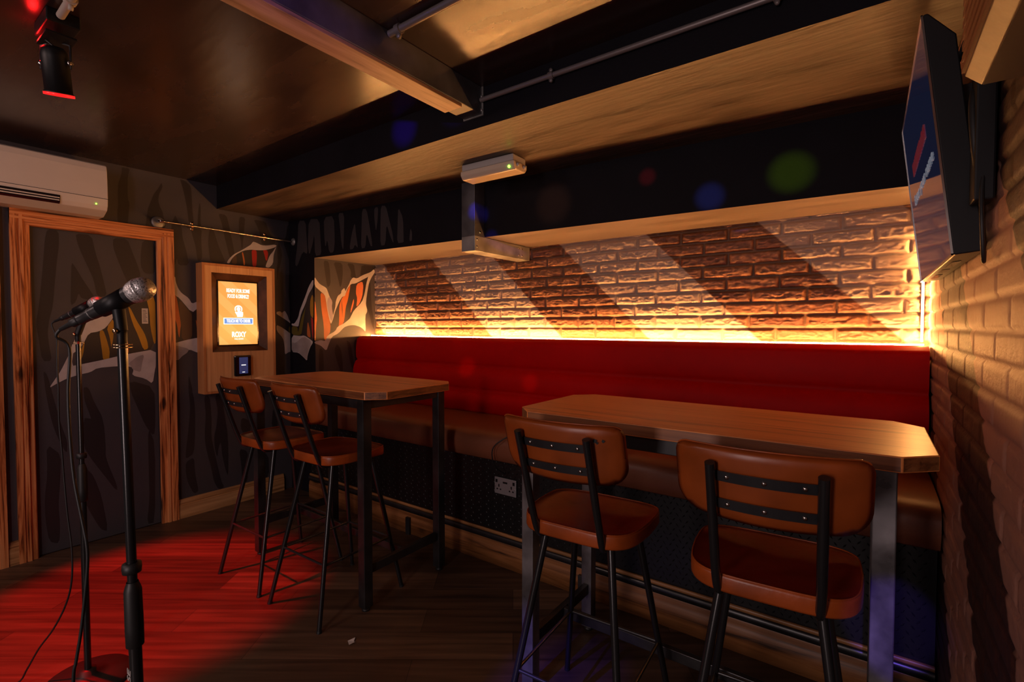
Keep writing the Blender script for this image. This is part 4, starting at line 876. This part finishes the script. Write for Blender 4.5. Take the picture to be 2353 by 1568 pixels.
def mic(label, head, tail, clipat, stand, ax, ztop):
    hd, tl = Vector(head), Vector(tail); d = (hd - tl).normalized()
    t = thing('microphone', label, 'microphone', tl, group='microphones on stands')
    prof = [(0, 0), (.0115, 0), (.0118, .004), (.0118, .022), (.0128, .024), (.0128, .030), (.0138, .034), (.0178, .098), (.0188, .112), (.0200, .118), (.0215, .128), (.0225, .132)]
    MB().lathe(prof, (0, 0, 0), d, 26).build('body', 'micbody', t)
    MB().lathe([(.0130, .0305), (.0136, .0305), (.0136, .033), (.0130, .033)], (0, 0, 0), d, 26).build('ring', 'galv', t)
    g_ = MB().lathe([(.0222, .130), (.0243, .136), (.0256, .143), (.0262, .149), (.0266, .1495), (.0266, .1535), (.0258, .154), (.0250, .160), (.0222, .168), (.017, .1745), (.009, .178), (0, .179)], (0, 0, 0), d, 36)
    g_.build('grille', 'grille', t)
    up = Vector((0, 0, 1)); up = (up - d * up.dot(d)).normalized(); sdv = d.cross(up)
    if sdv.y > 0: sdv = -sdv
    MB().lathe([(.0188, .0), (.0192, .004), (.0192, .009), (.0188, .013)], d * .098, d, 26).build('band', 'galv', t)
    MB().lathe([(0, -.046), (.0045, -.046), (.0060, -.020), (.0095, -.016), (.0098, .004), (.0085, .005)], (0, 0, 0), d, 18).build('plug', 'rubber', t)
    # clip belongs to the stand
    cp = tl + d * clipat - Vector(stand.location); top = ax(ztop)
    MB().lathe([(.0150, -.034), (.0185, -.034), (.0212, .030), (.0195, .030), (.0150, -.034)], cp, d, 24).build('mic_clip', 'blackplastic', stand)
    q_ = cp - up * .018; mid = Vector((top.x, top.y, top.z + .028)); mb = MB()
    mb.tube([q_, mid], [.0125, .0115], 12); mb.lathe([(.0085, 0), (.0095, .002), (.0095, .044), (.006, .046)], top - Vector((0, 0, .004)), (0, 0, 1), 16)
    mb.build('clip_pivot', 'blackplastic', stand)
    MB().lathe([(0, 0), (.006, 0), (.006, .004), (.003, .006), (0, .006)], mid + Vector((.004, -.0115, 0)), (.3, -1, 0), 12).build('pivot_screw', 'brass', stand)
    for h in (-.010, -.004): MB().lathe([(.0095, 0), (.0185, 0), (.0185, .0025), (.0095, .0025)], top + Vector((0, 0, h)), (0, 0, 1), 24).build('brass_collar', 'brass', stand)
    return t, d, tl
def grille():
    m, nt, b = newmat('mic_grille_mesh')
    b.inputs['Metallic'].default_value = .75; b.inputs['Roughness'].default_value = .38
    co = coords(nt, (1, 1, 1)); n = N(nt, 'ShaderNodeTexVoronoi', i_Scale=250.0); nt.links.new(co, n.inputs['Vector'])
    r = ramp(nt, n.outputs['Distance'], [(.15, (.04, .038, .038)), (.38, (.72, .68, .66))]); nt.links.new(r.outputs[0], b.inputs['Base Color'])
    bumpnode(nt, b, n.outputs['Distance'], .6, .001); return m
M['grille'] = grille()
m1, dd1, tl1 = mic('microphone raised on the stand closest to the viewer, silver ball grille', (-1.285, .403, 1.498), (-1.4065, .3125, 1.4235), .088, s1, ax1, 1.372)
m2, dd2, tl2 = mic('microphone on the rear stand, half hidden behind the closer microphone', (-2.496, .597, 1.496), (-2.585, .53, 1.446), .085, s2, ax2, 1.350)
m2.scale = (.93, .93, .93)
c1 = [tuple(tl1 - dd1 * .046), tuple(tl1 - dd1 * .056 - Vector((0, 0, .012)))] + [(-1.448, .304, 1.361), (-1.449, .300, 1.264), (-1.444, .300, 1.167), (-1.435, .303, 1.069), (-1.420, .311, .981), (-1.409, .316, .923), (-1.407, .316, .874), (-1.410, .311, .806), (-1.416, .304, .728), (-1.424, .296, .660), (-1.428, .291, .613), (-1.44, .29, .40), (-1.46, .27, .15), (-1.50, .22, .012), (-1.62, .10, .004), (-1.7, -.10, .004)]
tag(MB().tube(spline(c1, 5), .0033, 10).build('microphone_cable', 'rubber'), 'black cable drooping from the raised microphone down past its stand', 'cable', 'microphone cables')
c2 = [tuple(tl2 - dd2 * .043), tuple(tl2 - dd2 * .055 - Vector((0, 0, .008)))] + [(-2.609, .510, 1.364), (-2.607, .510, 1.314), (-2.600, .508, 1.237), (-2.592, .508, 1.168), (-2.592, .507, 1.099), (-2.589, .507, 1.013), (-2.576, .51, .909), (-2.567, .512, .806), (-2.548, .515, .668), (-2.522, .520, .530), (-2.513, .515, .409), (-2.535, .500, .314), (-2.575, .470, .219), (-2.622, .435, .141), (-2.653, .405, .063), (-2.680, .38, .010), (-2.72, .30, .004), (-2.72, .05, .004)]
tag(MB().tube(spline(c2, 5), .0032, 10).build('microphone_cable', 'rubber'), 'thin cable hanging from the rear microphone onto the red-lit floor', 'cable', 'microphone cables')
tag(MB().add([(-1.866, 1.31, .002), (-1.835, 1.295, .003), (-1.822, 1.318, .010), (-1.838, 1.322, .003), (-1.85, 1.338, .009)], [(0, 1, 3), (1, 2, 3), (0, 3, 4)]).build('paper_scrap', 'paper'),
    'tiny pale scrap of litter on the floor by the table leg', 'litter')

# ------------------------------------------------------------------ television and the right wall
t = thing('television', 'flat black television tilted down on the painted brick wall', 'television', (.150, 1.967, 1.575), (.115, 0, -PI / 2))
hw = .4375
MB().prism([(.003, 0), (.003, .575), (.012, .575), (.056, .505), (.056, 0)], 'X', -hw, hw).build('housing', 'blackplastic', t, .003)
mb = MB()
for b in ((-hw, hw, .572, .575), (-hw, hw, 0, .004), (-hw, -hw + .003, 0, .575), (hw - .003, hw, 0, .575)): mb.box(b[0], b[1], -.0015, .0029, b[2], b[3])
mb.build('bezel', 'chrome', t)
sc_ = MB().quad((-hw + .003, .0005, .004), (hw - .003, .0005, .004), (hw - .003, .0005, .572), (-hw + .003, .0005, .572)).build('screen', 'tv', t)
text('screen_text', 'Enter your name', .046, 'tv_txt', sc_, (.030, -.0008, .272), width=.60)
mb = MB(); random.seed(9)
for i in range(13):
    x = -.205 + i * .0345
    for k in range(2): mb.box(x + k * .014, x + .009 + k * .014, -.0011, -.0003, .345, .345 + random.choice((.036, .04, .04)))
    z = .345 + random.choice((0, .016, .032)); mb.box(x, x + .023, -.0011, -.0003, z, z + .008)
mb.build('screen_lettering', 'tv_red', sc_)
for x, w_ in ((-.30, .16), (-.06, .10), (.12, .14)): MB().box(x, x + w_, .018, .036, -.0015, -.0002).build('port_slot', 'gloss', t)
t = thing('television_mount', 'black wall mount and plate behind the television', 'bracket', (XR - .012, 1.545, 1.56))
MB().box(-.010, .002, -.03, .46, .13, .46).build('wall_plate', 'blackplastic', t, .003)
for y in (.10, .38):
    MB().prism([(-.0115, .10), (-.0045, .09), (-.0045, .44), (-.0500, .44)], 'Y', y - .012, y + .012).build('tilt_arm', 'steel', t)
MB().box(-.034, .0, -.10, -.032, .12, .44).build('junction_box', 'blackplastic', t, .004)
for nm, lab, pts, r, mm in (
    ('television_cable', 'thick black cable looping out behind the television edge', [(.190, 1.54, 1.90), (.178, 1.495, 1.93), (.172, 1.47, 1.88), (.176, 1.46, 1.80), (.186, 1.475, 1.73), (.192, 1.53, 1.70)], .008, 'rubber'),
    ('television_cable', 'black cable bending from the television top towards the ribbed unit', [(.155, 1.56, 2.03), (.160, 1.47, 2.045), (.163, 1.35, 2.03), (.175, 1.22, 2.02), (.20, 1.10, 2.05)], .005, 'rubber'),
    ('television_cable', 'red cable coiled behind the television edge', [(.186, 1.545, 1.95), (.181, 1.515, 1.90), (.184, 1.520, 1.84), (.180, 1.512, 1.80), (.187, 1.522, 1.76), (.182, 1.515, 1.72), (.190, 1.54, 1.68)], .0042, 'redbox'),
    ('television_cable', 'thin black cable drooping below the television wall plate', [(.196, 1.47, 1.80), (.186, 1.440, 1.70), (.186, 1.425, 1.62), (.193, 1.45, 1.55), (.202, 1.51, 1.575)], .004, 'rubber')):
    tag(MB().tube(spline(pts, 6), r, 10).build(nm, mm), lab, 'cable', 'cables behind the television')
t = thing('wall_unit', 'boxy wall unit with ribbed front high beside the television', 'wall unit', (XR, .60, 1.801))
MB().prism([(-.001, 0), (-.082, 0), (-.102, .019), (-.102, .42), (-.001, .42)], 'Y', -.40, .50).build('casing', ['unit'], t, .001)
MB().box(-.080, -.002, -.40, .4985, -.0012, -.0002).build('underside', 'unitside', t)
mb = MB()
for k in range(22): mb.box(-.1065, -.1015, -.40, .4995, .024 + k * .018, .034 + k * .018)
mb.build('ribbed_grille', 'seatleather', t)
MB().lathe([(0, 0), (.006, 0)], (-.0935, .21, .0098), (-.70, 0, -.74), 16).build('hole', 'gloss', t)

# ------------------------------------------------------------------ light
def spot(name, loc, target, energy, col, angle, blend=.6, r=.02):
    l = bpy.data.lights.new(name, 'SPOT'); l.energy = energy; l.color = col; l.spot_size = math.radians(angle); l.spot_blend = blend; l.shadow_soft_size = r
    o = bpy.data.objects.new(name, l); COL.objects.link(o); o.location = loc
    o.rotation_euler = (Vector(target) - Vector(loc)).to_track_quat('-Z', 'Y').to_euler(); return o
def area(name, loc, target, energy, col, sx, sy):
    l = bpy.data.lights.new(name, 'AREA'); l.shape = 'RECTANGLE'; l.size = sx; l.size_y = sy; l.energy = energy; l.color = col
    o = bpy.data.objects.new(name, l); COL.objects.link(o); o.location = loc
    o.rotation_euler = (Vector(target) - Vector(loc)).to_track_quat('-Z', 'Y').to_euler(); return o
spot('red_beam', (-3.15, .25, 2.36), (-3.02, .86, 0), RED_W, (1.0, .0, .0), 40, .5, .03)
spot('red_beam', can + (aim - can).normalized() * .095, (-2.75, .70, 0), 9, (1.0, .0, .0), 20, .8, .02)
pl_ = bpy.data.lights.new('red_spill', 'POINT'); pl_.energy = .35; pl_.color = (1, .01, .01); pl_.shadow_soft_size = .012
po = bpy.data.objects.new('red_spill', pl_); COL.objects.link(po); po.location = can + Vector((-.035, -.05, .103))
area('room_fill', (-2.6, -1.5, 2.42), (-3.6, .8, .9), FILL_A, (1.0, .69, .62), .9, .5)  # added fill light in the unseen part of the room, no fitting
area('room_fill', (-.75, -1.95, 1.30), (-.9, 1.5, 1.0), FILL_B, (1.0, .76, .74), .45, 1.7)  # added tall fill behind the viewer, for streaks on tubes and leather
DP = (-1.15, -1.1, 2.25)
for nm, tg, e, c, a in (
    ('disco_blue', (-.645, 2.50, 2.04), 60, (.10, .16, 1.0), 2.6), ('disco_green', (-.30, 2.53, 2.10), 70, (.32, .62, .0), 3.4), ('disco_red', (-.95, 2.49, 2.185), 45, (1, .03, .05), 1.7),
    ('disco_amber', (-1.50, 2.45, 2.12), 16, (1, .35, .15), 4.5), ('disco_blue', (-1.99, 2.34, 2.12), 60, (.05, .04, 1.0), 2.0), ('disco_blue', (-1.93, 2.40, 1.97), 50, (.05, .04, 1.0), 1.9),
    ('disco_blue', (-1.95, 1.735, 2.42), 70, (.07, .0, 1.0), 4.2), ('disco_blue', (-.98, 1.55, .05), 30, (.08, .05, 1.0), 9.0),
    ('disco_red', (-2.40, 2.74, 1.10), 9, (1, .02, .01), 2.6), ('disco_amber', (-1.83, 2.74, 1.02), 7, (1, .25, .05), 2.2), ('disco_blue', (-1.47, .95, 2.40), 22, (.12, .05, 1.0), 5)):
    spot(nm, DP, tg, e * DISCO, c, a, .9, .01)
spot('disco_violet', (.06, -.95, 1.80), (.072, 1.52, .66), 26 * DISCO, (.22, .12, 1.0), 5.6, .5, .01)
w_ = bpy.data.worlds.new('World'); SC.world = w_; w_.use_nodes = True
w_.node_tree.nodes['Background'].inputs[0].default_value = (.004, .004, .006, 1)

# ------------------------------------------------------------------ camera
cam = bpy.data.cameras.new('camera'); co = bpy.data.objects.new('camera', cam); COL.objects.link(co); SC.camera = co
cam.sensor_fit = 'HORIZONTAL'; cam.sensor_width = 36; cam.lens = 1129.0 / 2353 * 36; cam.clip_start = .02
yaw = math.atan(823.5 / 1129); pitch = -math.atan(34 / 1129)
co.location = (0, 0, 1.41); co.rotation_euler = (PI / 2 + pitch, 0, yaw)
vs = SC.view_settings; vs.view_transform = 'Standard'; vs.look = 'None'; vs.gamma = 1; vs.exposure = EXPO; vs.use_curve_mapping = False
SC.cycles.max_bounces = 6; SC.cycles.diffuse_bounces = 4; SC.cycles.glossy_bounces = 3; SC.cycles.use_denoising = True
SC.cycles.sample_clamp_indirect = 3.0; SC.cycles.blur_glossy = .5
